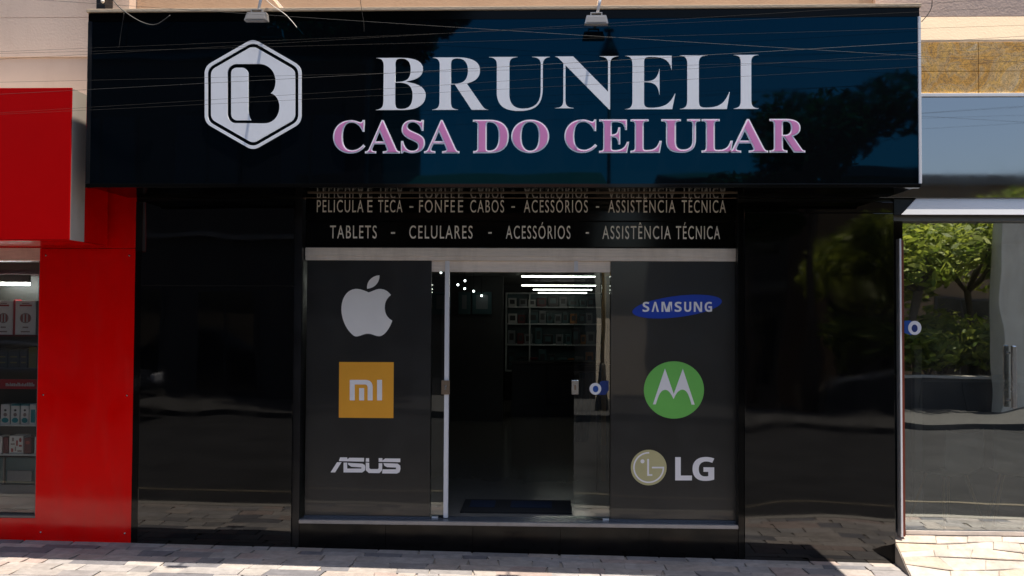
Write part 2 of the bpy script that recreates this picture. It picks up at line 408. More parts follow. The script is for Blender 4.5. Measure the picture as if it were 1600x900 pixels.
struct('opposite_pavement', slab(-60, 60, -13.4, -10.452, -.6, -.025), 'planter_stone')
for (ya, yb, m) in ((-3.04, -2.96, 'paint_yellow'),):
    struct('road_line', sheet(-60, 60, ya, yb, -.146), m)

# paving stones: irregular slate strips in rows, flush apart from small lips
stones = []
y = -.005
while y > KERB+.05:
    h = random.uniform(.085, .17); x = -9.2-random.random()*.3
    while x < 9.2:
        w = random.choice((random.uniform(.14, .26), random.uniform(.24, .46)))
        stones.append((x, min(x+w, 9.4), max(y-h, KERB+.01), y)); x += w
    y -= h
def stone_pts(x0, x1, y0, y1):
    g = .0022; j = lambda: random.uniform(-.01, .01); s = random.uniform(-.02, .02)
    lip = random.uniform(-.0012, .0015)
    lo = [(x0+g+j()+s, y0+g), (x1-g+j()+s, y0+g), (x1-g+j(), y1-g), (x0+g+j(), y1-g)]
    return lo, lip
def stone_bm(bm, st):
    lo, lip = stone_pts(*st); b = .0035
    cx = sum(p[0] for p in lo)/4; cy = sum(p[1] for p in lo)/4
    v0 = [bm.verts.new((x, y, GZ(x)-.02)) for x, y in lo]
    v1 = [bm.verts.new((x, y, GZ(x)+lip-.0025)) for x, y in lo]
    v2 = [bm.verts.new((x+math.copysign(b, cx-x), y+math.copysign(b, cy-y), GZ(x)+lip)) for x, y in lo]
    for a, b_ in ((v0, v1), (v1, v2)):
        for i in range(4): bm.faces.new((a[i], a[(i+1) % 4], b_[(i+1) % 4], b_[i]))
    bm.faces.new(v2)
inview = [s for s in stones if s[3] > -.62 and s[1] > -4.6 and s[0] < 4.3]
inview.sort(key=lambda s: -(s[1]-s[0])*(s[3]-s[2])); near = set(inview[:290])
rest = bmesh.new()
for s in stones:
    if s in near:
        bm = bmesh.new(); stone_bm(bm, s); obj('paving_stone', bm, 'paving', pav)
    else: stone_bm(rest, s)
tag(obj('paving_stones', rest, 'paving_far', pav), kind='stuff')

# ================================================================== THE BUILDINGS ABOVE
SY = -.71                                            # sign front
SL, SR, SB, ST = PX(136.5, SY, 150), PX(1437, SY, 150), PZ(293.5, SY, 790), PZ(15.5, SY, 790)
tanb = thing('upper_building', 'tan rendered upper wall rising above the black shop sign', 'building', (0, .3, 2.9))
box('wall', 'wall_tan', tanb, SL+.02, SR-.01, .06, .3, 2.9, 7.6)
box('coping', 'wall_cream', tanb, SL+.02, SR-.01, .055, .32, 7.601, 7.68)
for wx in (-2.3, -.2, 1.7):
    w = box('window', 'aluminium_white', tanb, wx-.55, wx+.55, .052, .0595, 5.3, 6.5)
    box('pane', 'dark_pane', w, wx-.5, wx-.02, .046, .0515, 5.35, 6.45); box('pane', 'dark_pane', w, wx+.02, wx+.5, .046, .0515, 5.35, 6.45)
pinkb = thing('upper_building', 'pinkish plaster wall above the red sign at the left', 'building', (-6, .3, 3))
_, zmid = P(60, 90, -.05)
box('wall', 'wall_pink', pinkb, -9, SL+.012, -.05, .3, 3.4, zmid)
box('upper_course', 'wall_pink', pinkb, -9, SL+.012, -.068, .3, zmid+.002, PZ(29, -.05, 60))
box('parapet', 'wall_pink', pinkb, -9, SL+.012, -.067, .3, PZ(29, -.05, 60)+.004, 7.0)
RY = -.06                                            # right neighbour's fascia plane
xr0 = SR-.06
rightb = thing('upper_building', 'cream and mauve plaster wall above the brown granite band', 'building', (6, .3, 3))
zc0, zc1 = PZ(66, RY, 1520), PZ(22, RY, 1500)
bm = bmesh.new(); prism_x(bm, [(RY-.005, zc0), (.3, zc0), (.3, zc1), (RY+.07, zc1), (RY-.005, zc0+.02)], xr0, 9); obj('sun_tilted_band', bm, 'wall_cream', rightb)  # cream wall strip, tilted back so that it catches strong sun
box('ledge', 'wall_mauve', rightb, xr0, 9, RY+.072, .3, zc1+.002, zc1+.16, bev=.006)
box('upper_wall', 'wall_mauve', rightb, xr0, 9, RY+.075, .3, zc1+.162, 7.2)
gb = thing('granite_band', 'golden brown veined granite band under the cream wall', 'cladding', (4.5, RY, zc0-.4))
zg1, zg0 = zc0-.003, PZ(146, RY, 1520); xs = [xr0, PX(1531, RY), PX(1531, RY)+1.0, 9]
zm = PZ(112, RY, 1520)
for i in range(3):
    for a, b in ((zg0, zm-.002), (zm+.002, zg1)):
        box('granite_slab', 'granite_gold', gb, xs[i]+.002, xs[i+1]-.002, RY-.01, RY+.03, a, b, bev=.002)
box('backing', 'mortar', gb, xr0, 9, RY+.031, .3, zg0, zg1)

# ================================================================== THE MAIN SIGN
sg = thing('shop_sign', 'long glossy black shop sign box with a white hexagon emblem and serif lettering', 'sign', ((SL+SR)/2, SY, SB))
box('panel', 'black_acrylic', sg, SL+.03, SR-.012, SY, SY+.02, SB+.03, ST-.071)
bm = bmesh.new(); bx(bm, SL+.006, SR-.006, SY+.021, -.02, SB+.012, ST-.005); obj('case', bm, 'soffit_black', sg)
box('bottom_trim', 'black_gloss', sg, SL, SR, SY-.012, SY+.03, SB, SB+.03, bev=.004)
box('top_trim', 'soffit_black', sg, SL, SR, SY-.004, SY+.03, ST-.07, ST-.004)
box('edge_trim', 'black_satin', sg, SL, SL+.03, SY-.010, SY+.02, SB+.031, ST-.0715, bev=.003)
box('edge_trim', 'aluminium_white', sg, SR-.012, SR+.008, SY-.012, SY+.05, SB+.031, ST-.0715, bev=.003)
box('side_cover', 'black_satin', sg, SR-.0055, SR+.004, SY+.051, -.03, SB+.02, ST-.05)
box('flashing', 'wall_cream', sg, SL-.01, SR+.01, SY-.022, .05, ST-.003, ST+.022, bev=.004)
box('soffit_strip', 'brass_lock', sg, PX(482, -.3), PX(1150, -.3), -.36, -.345, SB+.004, SB+.0115)
def letter_at(ch, px0, px1, py0, py1, m, th, off, Y, name='letter', parent=sg, base=0):
    x0, z1 = P(px0, py0, Y); x1, z0 = P(px1, py1, Y)
    return obj(name, place(glyph(SERIF(ch), .01, off), Y, x0, x1, z0, z1, th), m, parent)
for ch, a, b in (('B', 588, 665), ('R', 676, 763), ('U', 764, 859), ('N', 867, 966), ('E', 976, 1055), ('L', 1062, 1140), ('I', 1146, 1185)):
    t0 = 91-(a-588)*.0085; t1 = 172-(a-588)*.003
    if ch == 'U': t1 += 2
    letter_at(ch, a, b, t0, t1, 'letter_white', .008, -.012, SY-.0005)
def inset_letter(ch, px0, px1, py0, py1):
    """pink face with a pale border: pale plate and a smaller pink plate 2 mm proud"""
    Y = SY-.0005
    x0, z1 = P(px0, py0, Y); x1, z0 = P(px1, py1, Y)
    a = glyph(SERIF(ch), .01, .010); xs = [v.co.x for v in a.vertices]; ys = [v.co.y for v in a.vertices]
    bb = (min(xs), max(xs), min(ys), max(ys))
    b = glyph(SERIF(ch), .01, -.018)
    o = obj('letter', place(a, Y, x0, x1, z0, z1, .006), 'letter_white', sg)
    sx = (x1-x0)/(bb[1]-bb[0]); sz = (z1-z0)/(bb[3]-bb[2])
    xs = [v.co.x for v in b.vertices]; ys = [v.co.y for v in b.vertices]
    place(b, Y-.0062, x0+(min(xs)-bb[0])*sx, x0+(max(xs)-bb[0])*sx, z0+(min(ys)-bb[2])*sz, z0+(max(ys)-bb[2])*sz, .002)
    obj('letter_face', b, 'letter_pink', o)
for ch, a, b in (('C', 521, 571), ('A', 571, 625), ('S', 627, 664), ('A', 663, 718), ('D', 739, 795), ('O', 799, 858), ('C', 882, 933), ('E', 936, 983),
                 ('L', 985, 1034), ('U', 1033, 1094), ('L', 1096, 1145), ('A', 1138, 1200), ('R', 1202, 1258)):
    t0 = 188-(a-521)*.003; t1 = 240-(a-521)*.002
    inset_letter(ch, a, b, t0, t1)
def round_poly(pts, r, n=8):
    out = []
    for i, p in enumerate(pts):
        a, b = Vector(pts[i-1]), Vector(pts[(i+1) % len(pts)]); p = Vector(p)
        d0, d1 = (a-p).normalized(), (b-p).normalized()
        half = math.acos(max(-1, min(1, d0.dot(d1))))/2; L = r/math.tan(half)
        s, e = p+d0*L, p+d1*L
        for k in range(n+1):
            t = k/n; q = s*(1-t)**2+p*2*t*(1-t)+e*t*t; out.append((q.x, q.y))
    return out
def hexa(o, r):
    cx, cy, hw, ap, sh = 407, 465, 358-o, 415-o*1.155, 209-o*.577
    return round_poly([(cx, cy-ap), (cx+hw, cy-sh), (cx+hw, cy+sh), (cx, cy+ap), (cx-hw, cy+sh), (cx-hw, cy-sh)], r)
Bcut = bez([(290, 238), (460, 238), ('C', 530, 245, 573, 300, 573, 365), ('C', 573, 410, 560, 440, 538, 455), ('C', 575, 465, 602, 505, 602, 555),
            ('C', 602, 620, 560, 678, 490, 678), (275, 676), ('C', 235, 670, 218, 640, 218, 605), (218, 310), ('C', 218, 265, 250, 238, 290, 238)])
Bstem = bez([(245, 310), ('C', 245, 280, 265, 266, 290, 266), (325, 266), ('C', 355, 268, 372, 290, 372, 315), (372, 580), ('C', 375, 620, 385, 640, 392, 655),
             (285, 655), ('C', 255, 650, 245, 630, 245, 600), (245, 310)])
EM = (310, 50, 4.739, SY-.0005)
plate('emblem_ring', [hexa(0, 95), hexa(23, 82)], *EM, 'letter_white', sg, .008)
plate('emblem_field', [hexa(47, 66), Bcut, Bstem], *EM, 'letter_white', sg, .008)

# two small floodlights leaning over the sign top
def floodlight(px, py, tilt, label, lean):
    cx, cz = P(px, py, SY-.22)
    t = thing('floodlight', label, 'floodlight', (cx, SY-.22, cz), 'floodlights over the sign')
    w, d, h = .085, .05, .028
    bm = bmesh.new()
    lo = [(-w, -.03), (w, -.03), (w*.86, .022), (w*.8, .03), (-w*.8, .03), (-w*.86, .022)]
    prism(bm, [(cx+a+lean*b*.5, cz+b) for a, b in lo], SY-.22, SY-.165)
    obj('housing', bm, 'floodlight_body', t)
    bm = bmesh.new(); prism(bm, [(cx+a*.84+lean*b*.5, cz+b*.62-.003) for a, b in lo], SY-.2265, SY-.2205); obj('lens', bm, 'floodlight_glass', t)
    bm = bmesh.new(); bx(bm, cx-w*.5, cx-w*.42, SY-.21, SY-.17, cz+.03, cz+.05); bx(bm, cx+w*.42, cx+w*.5, SY-.21, SY-.17, cz+.03, cz+.05)
    bx(bm, cx-w*.5, cx+w*.5, SY-.205, SY-.175, cz+.05, cz+.056); obj('yoke', bm, 'floodlight_body', t)
    bm = bmesh.new(); tube(bm, [(cx+.008, SY-.19, cz+.055), (cx+.03, SY-.19, cz+.16), (cx+.035, SY-.15, cz+.22), (cx+.035, SY-.04, cz+.235), (cx+.035, .06, cz+.235)], .011, 8)
    obj('arm', bm, 'aluminium_white', t)
floodlight(400, 25, .1, 'small grey floodlight on a bent arm above the hexagon emblem', .25)
floodlight(932, 30, 0, 'small grey floodlight on a bent arm above the letter N', 0)

# bracket and loose cables at the upper left
bm = bmesh.new(); xa, za = P(150, 18, -.2); bx(bm, xa, xa+.075, -.2, .05, ST+.03, ST+.5, bev=.006)
bkt = obj('cable_bracket', bm, 'black_satin'); tag(bkt, 'dark metal cable bracket above the left end of the black sign', 'bracket')
bm = bmesh.new(); lathe(bm, [(.001, 0), (.014, .003), (.016, .012), (.001, .02)], xa+.06, -.221, 10, 'y', za+.08); obj('insulator', bm, 'cord_white', bkt)
def cable(pix, Y, r, m, label, cat='cable', group=None, name='cable'):
    pts = [Vector((P(a, b, Y)[0], Y, P(a, b, Y)[1])) for a, b in pix]
    sm = []
    for i in range(len(pts)-1):
        p0, p1, p2, p3 = pts[max(i-1, 0)], pts[i], pts[i+1], pts[min(i+2, len(pts)-1)]
        for k in range(6):
            t = k/6; sm.append(.5*((2*p1)+(p2-p0)*t+(2*p0-5*p1+4*p2-p3)*t*t+(3*p1-p0-3*p2+p3)*t**3))
    sm.append(pts[-1]); bm = bmesh.new(); tube(bm, sm, r, 6); return tag(obj(name, bm, m), label, cat, group)
cable([(160, -30), (178, 2), (200, 22), (225, 36), (245, 38), (266, 24)], SY-.06, .004, 'cord_black', 'black cable drooping from the bracket over the sign corner')
cable([(194, 20), (190, 45), (186, 73)], SY-.05, .003, 'cord_grey', 'short loose cable end hanging straight down near the sign corner')
cable([(408, -8), (425, 8), (445, 22), (455, 32), (464, 43)], SY-.09, .003, 'cord_white', 'pale cable curving down right of the left floodlight')
cable([(560, -20), (564, 8), (568, 34), (569, 50)], SY-.05, .002, 'cord_grey', 'thin dark cable hanging over the sign top above the letter B')
cable([(1456, -20), (1456, 8), (1450, 22), (1440, 34)], SY+.1, .003, 'cord_black', 'black cable looping down at the right end of the sign')

# overhead lines along the street
WIRES = [((0, 84), (700, 66), -1.00, .0009, 'cord_grey', 'upper of the two close thin wires crossing the pink wall'),
         ((0, 93), (700, 52), -1.05, .0009, 'cord_grey', 'lower of the two close thin wires crossing the pink wall'),
         ((0, 129), (700, 112), -1.1, .0008, 'cord_grey', 'thin wire just above the red sign crossing the hexagon emblem'),
         ((0, -4), (700, 42), -.95, .0011, 'cord_black', 'black wire sloping down from the top left corner'),
         ((420, 64), (1100, 34), -1.2, .0008, 'cord_grey', 'thin wire rising to the right past the left floodlight'),
         ((380, 153), (1100, 106), -1.15, .0008, 'cord_grey', 'thin wire running through the middle of the white serif letters'),
         ((1000, 92), (1437, 66), -1.3, .0011, 'cord_black', 'black wire over the right upper half of the sign'),
         ((1000, 128), (1437, 104), -1.25, .0008, 'cord_grey', 'thin pale wire crossing the sign at the last white letters')]
for a, b, Y, r, m, lab in WIRES:
    xa, za = P(*a, Y); xb, zb = P(*b, Y); k = (zb-za)/(xb-xa)
    pts = []
    for i in range(33):
        x = -14+28*i/32; sag = .0006*(x-xa)*(x-xb)
        pts.append((x, Y+.002*x, za+k*(x-xa)+sag))
    bm = bmesh.new(); tube(bm, pts, r, 6); tag(obj('overhead_wire', bm, m), lab, 'wire', 'overhead wires in front of the sign')

# ================================================================== THE BLACK SHOP FRONT
DY = .10                                              # door and window plane
FL = .25                                              # shop floor
PLx0, PLx1 = PX(208, 0, 600), PX(458, 0, 600); PRx0, PRx1 = PX(1163, 0, 600), PX(1397, 0, 600)
def pillar(x0, x1, label, splits, right):
    t = thing('shop_pillar', label, 'pillar', ((x0+x1)/2, .1, GZ((x0+x1)/2)), 'black pillars of the phone shop')
    box('core', 'black_satin', t, x0, x1, .004, .30, -.25, SB+.01)
    for i, (xa, xb, za, zb) in enumerate(splits):
        box('panel', 'black_granite_wavy' if right and i == 0 else 'black_granite', t, xa, xb, -.016, .0035, za, zb, bev=.003)
    return t
zl = PZ(838, 0, 340)
zj = PZ(447, 0, 340)
pl = pillar(PLx0, PLx1+.06, 'glossy black stone clad pillar beside the red pillar',
            [(PX(222, 0), PLx1, -.2, zj-.002), (PX(222, 0), PLx1, zj+.002, SB-.02)], False)
box('edge_strip', 'black_gloss', pl, PLx0+.002, PX(222, 0)-.003, -.010, .0035, -.2, SB-.02, bev=.002)
zj2 = PZ(333, 0, 1280)
pr = pillar(PRx0-.05, PRx1, 'glossy black stone clad pillar between the logo window and the right glass door',
            [(PRx0, PRx1-.001, -.2, zj2-.002), (PRx0, PRx1-.001, zj2+.002, SB-.02)], True)
box('edge_strip', 'black_gloss', pr, PRx0-.048, PRx0-.004, -.006, .0035, -.2, SB-.02)

xL, xR = PLx1+.062, PRx0-.052
stp = thing('entrance_step', 'black polished step riser with a pale metal nosing under the shop entrance', 'step', ((xL+xR)/2, 0, 0))
nris = 5
for i in range(nris):
    a = xL+(xR-xL)*i/nris; b = xL+(xR-xL)*(i+1)/nris
    box('riser_slab', 'black_riser', stp, a+.001, b-.001, .0, .03, -.2, FL-.032, bev=.002)
box('base', 'black_satin', stp, xL, xR, .031, DY+.1, -.2, FL-.034)
box('nosing', 'grey_nosing', stp, xL, xR, -.012, .02, FL-.031, FL-.004, bev=.004)
box('tread', 'threshold', stp, xL, xR, .021, DY+.1, FL-.033, FL-.001)

# two lettered boards above the doors
bl, br = PX(478, DY, 380), PX(1156, DY, 380)
cap = glyph('H'); CAPH = (min(v.co.y for v in cap.vertices), max(v.co.y for v in cap.vertices))
def board(py0, py1, Y, words, label, pyt, pyb):
    z1, z0 = PZ(py0, Y, 815), PZ(py1, Y, 815)
    t = thing('lettered_board', label, 'sign board', ((bl+br)/2, Y, z0), 'lettered boards over the doors')
    box('panel', 'black_gloss', t, bl, br, Y-.005, Y+.03, z0, z1, bev=.002)
    za, zb = PZ(pyt, Y, 815), PZ(pyb, Y, 815)
    for w, a, b in words:
        if w == '-':
            x0, zz = P(a, (pyt+pyb)/2+1, Y); box('dash', 'letter_beige', t, x0, PX(b, Y), Y-.0075, Y-.0052, zz-.007, zz+.007); continue
        me = place(glyph(w, .004, .003, 1.22), Y-.0052, PX(a, Y), PX(b, Y), zb, za, .002, CAPH)
        obj('lettering', me, 'letter_beige', t)
board(296, 345, DY-.012, [('PELICULA', 494, 567), ('E', 573, 581), ('TECA', 590, 628), ('-', 640, 645), ('FONFE', 654, 710), ('E', 715, 723), ('CABOS', 734, 787), ('-', 799, 804),
      ('ACESSÓRIOS', 818, 918), ('-', 931, 936), ('ASSISTÊNCIA', 950, 1055), ('TÉCNICA', 1065, 1134)],
      'upper black board with cream words on films, chargers and cables', 313, 332)
board(346.5, 386, DY-.004, [('TABLETS', 515, 588), ('-', 611, 617), ('CELULARES', 639, 738), ('-', 763, 768), ('ACESSÓRIOS', 790, 891), ('-', 915, 920), ('ASSISTÊNCIA', 941, 1048), ('TÉCNICA', 1056, 1125)],
      'lower black board with cream words starting with TABLETS', 353, 373)

bm = bmesh.new(); bx(bm, bl, br, DY+.035, .3, PZ(388, DY, 815)-.02, SB+.01); struct('board_backing_wall', bm, 'black_satin')
# header rail
hd = thing('door_header', 'pale aluminium header rail over the glass doors', 'door header', (0, DY, 2.4))
z1, z0 = PZ(387.5, DY, 815), PZ(407.5, DY, 815)
box('rail', 'aluminium', hd, bl, br, DY-.02, DY+.06, z0+.035, z1-.002, bev=.003)
box('rail_lip', 'aluminium', hd, bl, br, DY-.014, DY+.06, z0, z0+.034, bev=.003)
zq = PZ(425, DY, 815)
box('track_cover', 'aluminium', hd, PX(673, DY), PX(954, DY), DY+.01, DY+.05, zq, z0-.001, bev=.003)
box('track_end', 'aluminium_white', hd, PX(897, DY), PX(903, DY), DY-.004, DY+.0095, zq+.004, z0-.001)

# film covered side windows with brand logos
def logo_window(px0, px1, label, px_film):
    x0, x1 = PX(px0, DY, 600), PX(px1, DY, 600)
    t = thing('logo_window', label, 'window', ((x0+x1)/2, DY, FL), 'logo windows beside the door')
    box('pane', 'vinyl_black', t, x0, x1, DY, DY+.012, FL+.014, z0-.001, bev=.001)
    box('bottom_channel', 'threshold', t, x0-.002, x1+.002, DY-.008, DY+.02, FL-.0005, FL+.0135)
    return t, DY-.0004
LW, LYp = logo_window(478, 673, 'dark film covered window left of the door with apple and orange square logos', 0)
RW, _ = logo_window(954, 1157, 'dark film covered window right of the door with blue oval and green disc logos', 0)
A = (460, 280, 3.214, LYp)
lg = plate('fruit_logo', [bez([(372, 568), ('C', 345, 556, 325, 549, 305, 551), ('C', 262, 556, 235, 600, 236, 655), ('C', 238, 715, 268, 765, 300, 787), ('C', 320, 797, 345, 775, 370, 776),
      ('C', 395, 776, 410, 792, 432, 788), ('C', 460, 780, 482, 740, 492, 710), ('C', 465, 697, 452, 670, 454, 640), ('C', 455, 612, 468, 595, 485, 582),
      ('C', 470, 560, 448, 550, 425, 551), ('C', 405, 553, 388, 566, 372, 568)])], *A, 'logo_grey', LW)
plate('leaf', [bez([(365, 550), ('C', 362, 515, 385, 487, 427, 482), ('C', 430, 515, 405, 548, 365, 550)])], *A, 'logo_grey', lg)
A = (460, 540, 3.2125, LYp)
sq = plate('orange_logo', [[(225, 82), (499, 83), (497, 364), (223, 362)]], *A, 'logo_orange', LW)
A2 = (460, 540, 3.2125, LYp-.0016)
plate('logo_letter', [bez([(278, 275), (278, 172), (355, 172), ('C', 380, 172, 393, 185, 393, 210), (393, 275), (368, 275), (368, 212), ('C', 368, 200, 362, 195, 352, 195), (303, 195), (303, 275)])], *A2, 'logo_white', sq, .001)
plate('logo_letter', [[(325, 213), (350, 213), (350, 275), (325, 275)]], *A2, 'logo_white', sq, .001)
plate('logo_letter', [[(415, 172), (440, 172), (440, 275), (415, 275)]], *A2, 'logo_white', sq, .001)
A = (510, 700, 12.3, LYp)
for lp in ([(80, 468), (168, 468), (292, 272), (205, 272)], [(240, 250), (265, 180), (398, 180), (405, 215), (440, 187), (725, 190), (722, 262), (400, 255)],
           [(330, 280), (398, 280), (400, 395), (670, 395), (675, 372), (480, 360), (420, 320), (410, 285), (690, 300), (735, 325), (748, 360), (742, 430), (690, 470), (330, 468)],
           [(760, 195), (820, 195), (822, 265), (757, 262)],
           [(757, 280), (822, 283), (825, 385), (850, 405), (985, 405), (1005, 385), (1005, 290), (1075, 292), (1070, 430), (1020, 482), (815, 480), (757, 425)],
           [(1005, 195), (1075, 195), (1080, 240), (1130, 200), (1420, 203), (1420, 272), (1005, 265)],
           [(1095, 290), (1370, 300), (1420, 340), (1425, 400), (1405, 465), (1355, 490), (1070, 488), (1080, 410), (1335, 408), (1340, 375), (1165, 368), (1115, 340)]):
    plate('logo_letter', [lp], *A, 'logo_white', LW)
ov = plate('blue_oval', [ell(1058, 479, 70.5, 16.6, R(-7.0), 64)], 0, 0, 1, LYp, 'logo_blue', RW)
sam = BOLD('S')+chr(0x1D760)+BOLD('MSUNG')
for ch, a, b in zip(sam, (1004, 1018, 1033.5, 1054, 1069, 1084, 1101), (1014.5, 1029.5, 1050, 1065, 1080, 1097, 1112.5)):
    x0, zt = P(a, 471.5, LYp); x1, zb = P(b, 487.3, LYp)
    obj('logo_letter', place(glyph(ch, .004, .004), LYp-.0016, x0, x1, zb, zt, .001), 'logo_white', ov)
gd = plate('green_disc', [ell(1053, 609.3, 47, 44.8, 0, 64)], 0, 0, 1, LYp, 'logo_green', RW)
plate('logo_letter', [bez([(205, 628), (360, 168), (472, 495), (588, 172), (740, 632), (700, 632), ('C', 670, 530, 650, 445, 585, 440), ('C', 535, 440, 500, 490, 470, 562),
      ('C', 440, 500, 410, 440, 360, 442), ('C', 300, 448, 275, 520, 243, 628)])], 995, 555, 8.18, LYp-.0016, 'logo_white', gd, .001)
ld = plate('beige_disc', [ell(1013.6, 730.5, 28, 27.8, 0, 56)], 0, 0, 1, LYp, 'logo_olive', RW)
A3 = (975, 690, 10.32, LYp-.0016)
arc = [(398+238*math.cos(a), 418+238*math.sin(a)) for a in (R(-88-k*(272/40)) for k in range(41))]
plate('logo_stroke', [ribbon(arc, 24)], *A3, 'logo_white', ld, .001)
plate('logo_stroke', [[(450, 405), (648, 405), (648, 432), (450, 432)]], 975, 690, 10.32, LYp-.0027, 'logo_white', ld, .0006)
plate('logo_stroke', [[(374, 280), (403, 280), (403, 525), (457, 525), (457, 552), (374, 552)]], *A3, 'logo_white', ld, .001)
plate('logo_stroke', [ell(298, 318, 33, 33, 0, 20)], *A3, 'logo_white', ld, .001)
plate('logo_letter', [[(825, 250), (915, 250), (915, 548), (1095, 548), (1095, 625), (825, 625)]], 975, 690, 10.32, LYp, 'logo_white', RW)
x0, zt = P(975+1105/10.32, 690+245/10.32, LYp); x1, zb = P(975+1455/10.32, 690+635/10.32, LYp)
obj('logo_letter', place(glyph(BOLD('G'), .004, .008), LYp, x0, x1, zb, zt, .0015), 'logo_white', RW)

# the sliding glass leaves
def leaf_door(px0, px1, label, post, lock):
    x0, x1 = PX(px0, DY, 600), PX(px1, DY, 600); Y = DY+.026
    t = thing('glass_door', label, 'door', ((x0+x1)/2, Y, FL), 'sliding glass door leaves')
    box('pane', 'door_glass', t, x0, x1, Y, Y+.01, FL+.012, zq-.002)
    if post: box('edge_profile', 'aluminium_white', t, PX(post[0], DY), PX(post[1], DY), Y-.03, Y+.02, FL+.004, z0-.002, bev=.004)
    lx0, lz1 = P(lock[0], 594, DY); lx1, lz0 = P(lock[1], 616, DY)
    lk = box('lock_plate', lock[2], t, lx0, lx1, Y-.044, Y-.031 if post else Y-.001, lz0, lz1, bev=.003)
    box('lock_cylinder', 'brass_lock' if lock[2] == 'steel' else 'steel', lk, (lx0+lx1)/2-.008, (lx0+lx1)/2+.008, Y-.047, Y-.0445, (lz0+lz1)/2-.02, (lz0+lz1)/2+.02)
    fx = PX(px0+3 if post else px1-10, DY); box('floor_clip', 'aluminium_white', t, fx, fx+.05, Y-.02, Y+.02, FL, FL+.0115)
    return t
leaf_door(674, 698, 'narrow glass leaf with a white edge profile left of the open doorway', (695.2, 702), (690, 703, 'brass_lock'))
leaf_door(897, 953, 'clear glass leaf with a steel lock and a round sticker right of the doorway', None, (893, 904, 'steel'))
# sticker on the right leaf
Ys = DY+.025
stk = plate('round_sticker', [[(900+a, 560+b) for a, b in ((39, 35), (51, 35), (51, 50), (46, 57), (30, 57), (30, 50))]], 0, 0, 1, Ys, 'sticker_blue', None)
tag(stk, 'round white and blue sticker on the clear glass door leaf', 'sticker')
plate('ring', [ell(930.3, 607.5, 9.2, 9.2, 0, 32), ell(930.6, 607.8, 4.4, 5.2, 0, 24)], 0, 0, 1, Ys-.0016, 'sticker_white', stk, .001)
plate('centre', [ell(930.6, 607.8, 4.4, 5.2, 0, 24)], 0, 0, 1, Ys-.0014, 'sticker_royal', stk, .001)

# ================================================================== INSIDE THE PHONE SHOP
IX0, IX1, IY1, IZ1 = -3.2, 2.6, 11.0, 2.52
bm = bmesh.new(); bx(bm, IX0, IX1, DY+.101, IY1, FL-.1, FL-.002); struct('shop_floor', bm, 'floor_tile')
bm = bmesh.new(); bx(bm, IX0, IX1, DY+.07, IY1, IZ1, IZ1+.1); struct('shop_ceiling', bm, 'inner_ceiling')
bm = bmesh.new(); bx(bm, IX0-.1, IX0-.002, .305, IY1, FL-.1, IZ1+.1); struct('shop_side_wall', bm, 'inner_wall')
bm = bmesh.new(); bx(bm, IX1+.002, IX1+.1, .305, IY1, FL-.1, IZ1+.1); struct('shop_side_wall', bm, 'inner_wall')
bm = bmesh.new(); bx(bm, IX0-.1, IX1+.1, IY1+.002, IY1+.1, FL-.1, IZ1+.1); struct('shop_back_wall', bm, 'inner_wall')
for i, (a, b, py, Y) in enumerate(((815, 930, 432, 4.0), (815, 931, 446, 6.4), (833, 925, 452.5, 8.0), (841, 917, 457.5, 9.4))):
    xa, z = P(a, py, Y); xb, _ = P(b, py, Y)
    t = thing('tube_light', ('nearest', 'second nearest', 'third nearest', 'farthest')[i]+' of the four lit ceiling tubes inside the shop', 'lamp', ((xa+xb)/2, Y, z), 'ceiling tubes in the shop')
    bm = bmesh.new(); tube(bm, [(xa, Y, z), (xb, Y, z)], .0065, 8); obj('tube', bm, 'tube_glow', t)
    box('fixture', 'inner_ceiling', t, xa-.01, xb+.01, Y-.03, Y+.03, z+.016, z+.04)
    box('hanger', 'inner_ceiling', t, xa+.1, xa+.106, Y-.003, Y+.003, z+.04, IZ1); box('hanger', 'inner_ceiling', t, xb-.106, xb-.1, Y-.003, Y+.003, z+.04, IZ1)
where = ('leftmost in the narrow glass leaf', 'highest', 'leftmost in the doorway', 'left of the middle', 'right of the middle', 'lowest and rightmost')
for i, (a, b, Y) in enumerate(((689, 426, 2.6), (726.5, 438.7, 3.4), (715.5, 445, 4.2), (726, 451, 5), (740, 455, 5.8), (752.4, 462, 6.6))):
    x, z = P(a, b, Y); t = thing('pendant_bulb', 'small lit pendant bulb inside the shop, '+where[i], 'lamp', (x, Y, z), 'pendant bulbs in the shop')
    r = .012*(Y+7.5)/10
    bm = bmesh.new(); bmesh.ops.create_icosphere(bm, subdivisions=2, radius=r, matrix=Matrix.Translation((x, Y, z))); obj('bulb', bm, 'bulb_glow', t)
    bm = bmesh.new(); tube(bm, [(x, Y, z+r*.9), (x, Y, z+r*.9+.04)], .012, 8); obj('socket', bm, 'cord_black', t)
    bm = bmesh.new(); tube(bm, [(x, Y, z+r*.9+.04), (x, Y, IZ1)], .003, 5); obj('cord', bm, 'cord_black', t)
# shelf at the back
SHY = 10.4
sx0, sx1 = PX(790, SHY), PX(944, SHY)
zs = [PZ(p, SHY, 860) for p in (580, 539, 506.5, 480, 458)]
sh = thing('display_shelf', 'grey wall shelf full of phone accessories at the back of the shop', 'shelf', ((sx0+sx1)/2, SHY, FL))
for z in zs: box('shelf_board', 'shelf_edge', sh, sx0, sx1, SHY, SHY+.38, z-.012, z+.012)
for x in (sx0, sx0+(sx1-sx0)*.24, sx1-.03): box('upright', 'shelf_edge', sh, x, x+.025, SHY+.001, SHY+.38, zs[0]+.0125, zs[-1]-.0125)
box('back_panel', 'item_teal', sh, sx0, sx1, SHY+.381, SHY+.40, zs[0]-.012, zs[-1]+.012)
cnt = box('base_cabinet', 'black_satin', None, sx0, sx1, SHY+.02, SHY+.4, FL-.002, zs[0]-.013); tag(cnt, 'dark base cabinet under the accessory shelf at the back', 'cabinet')
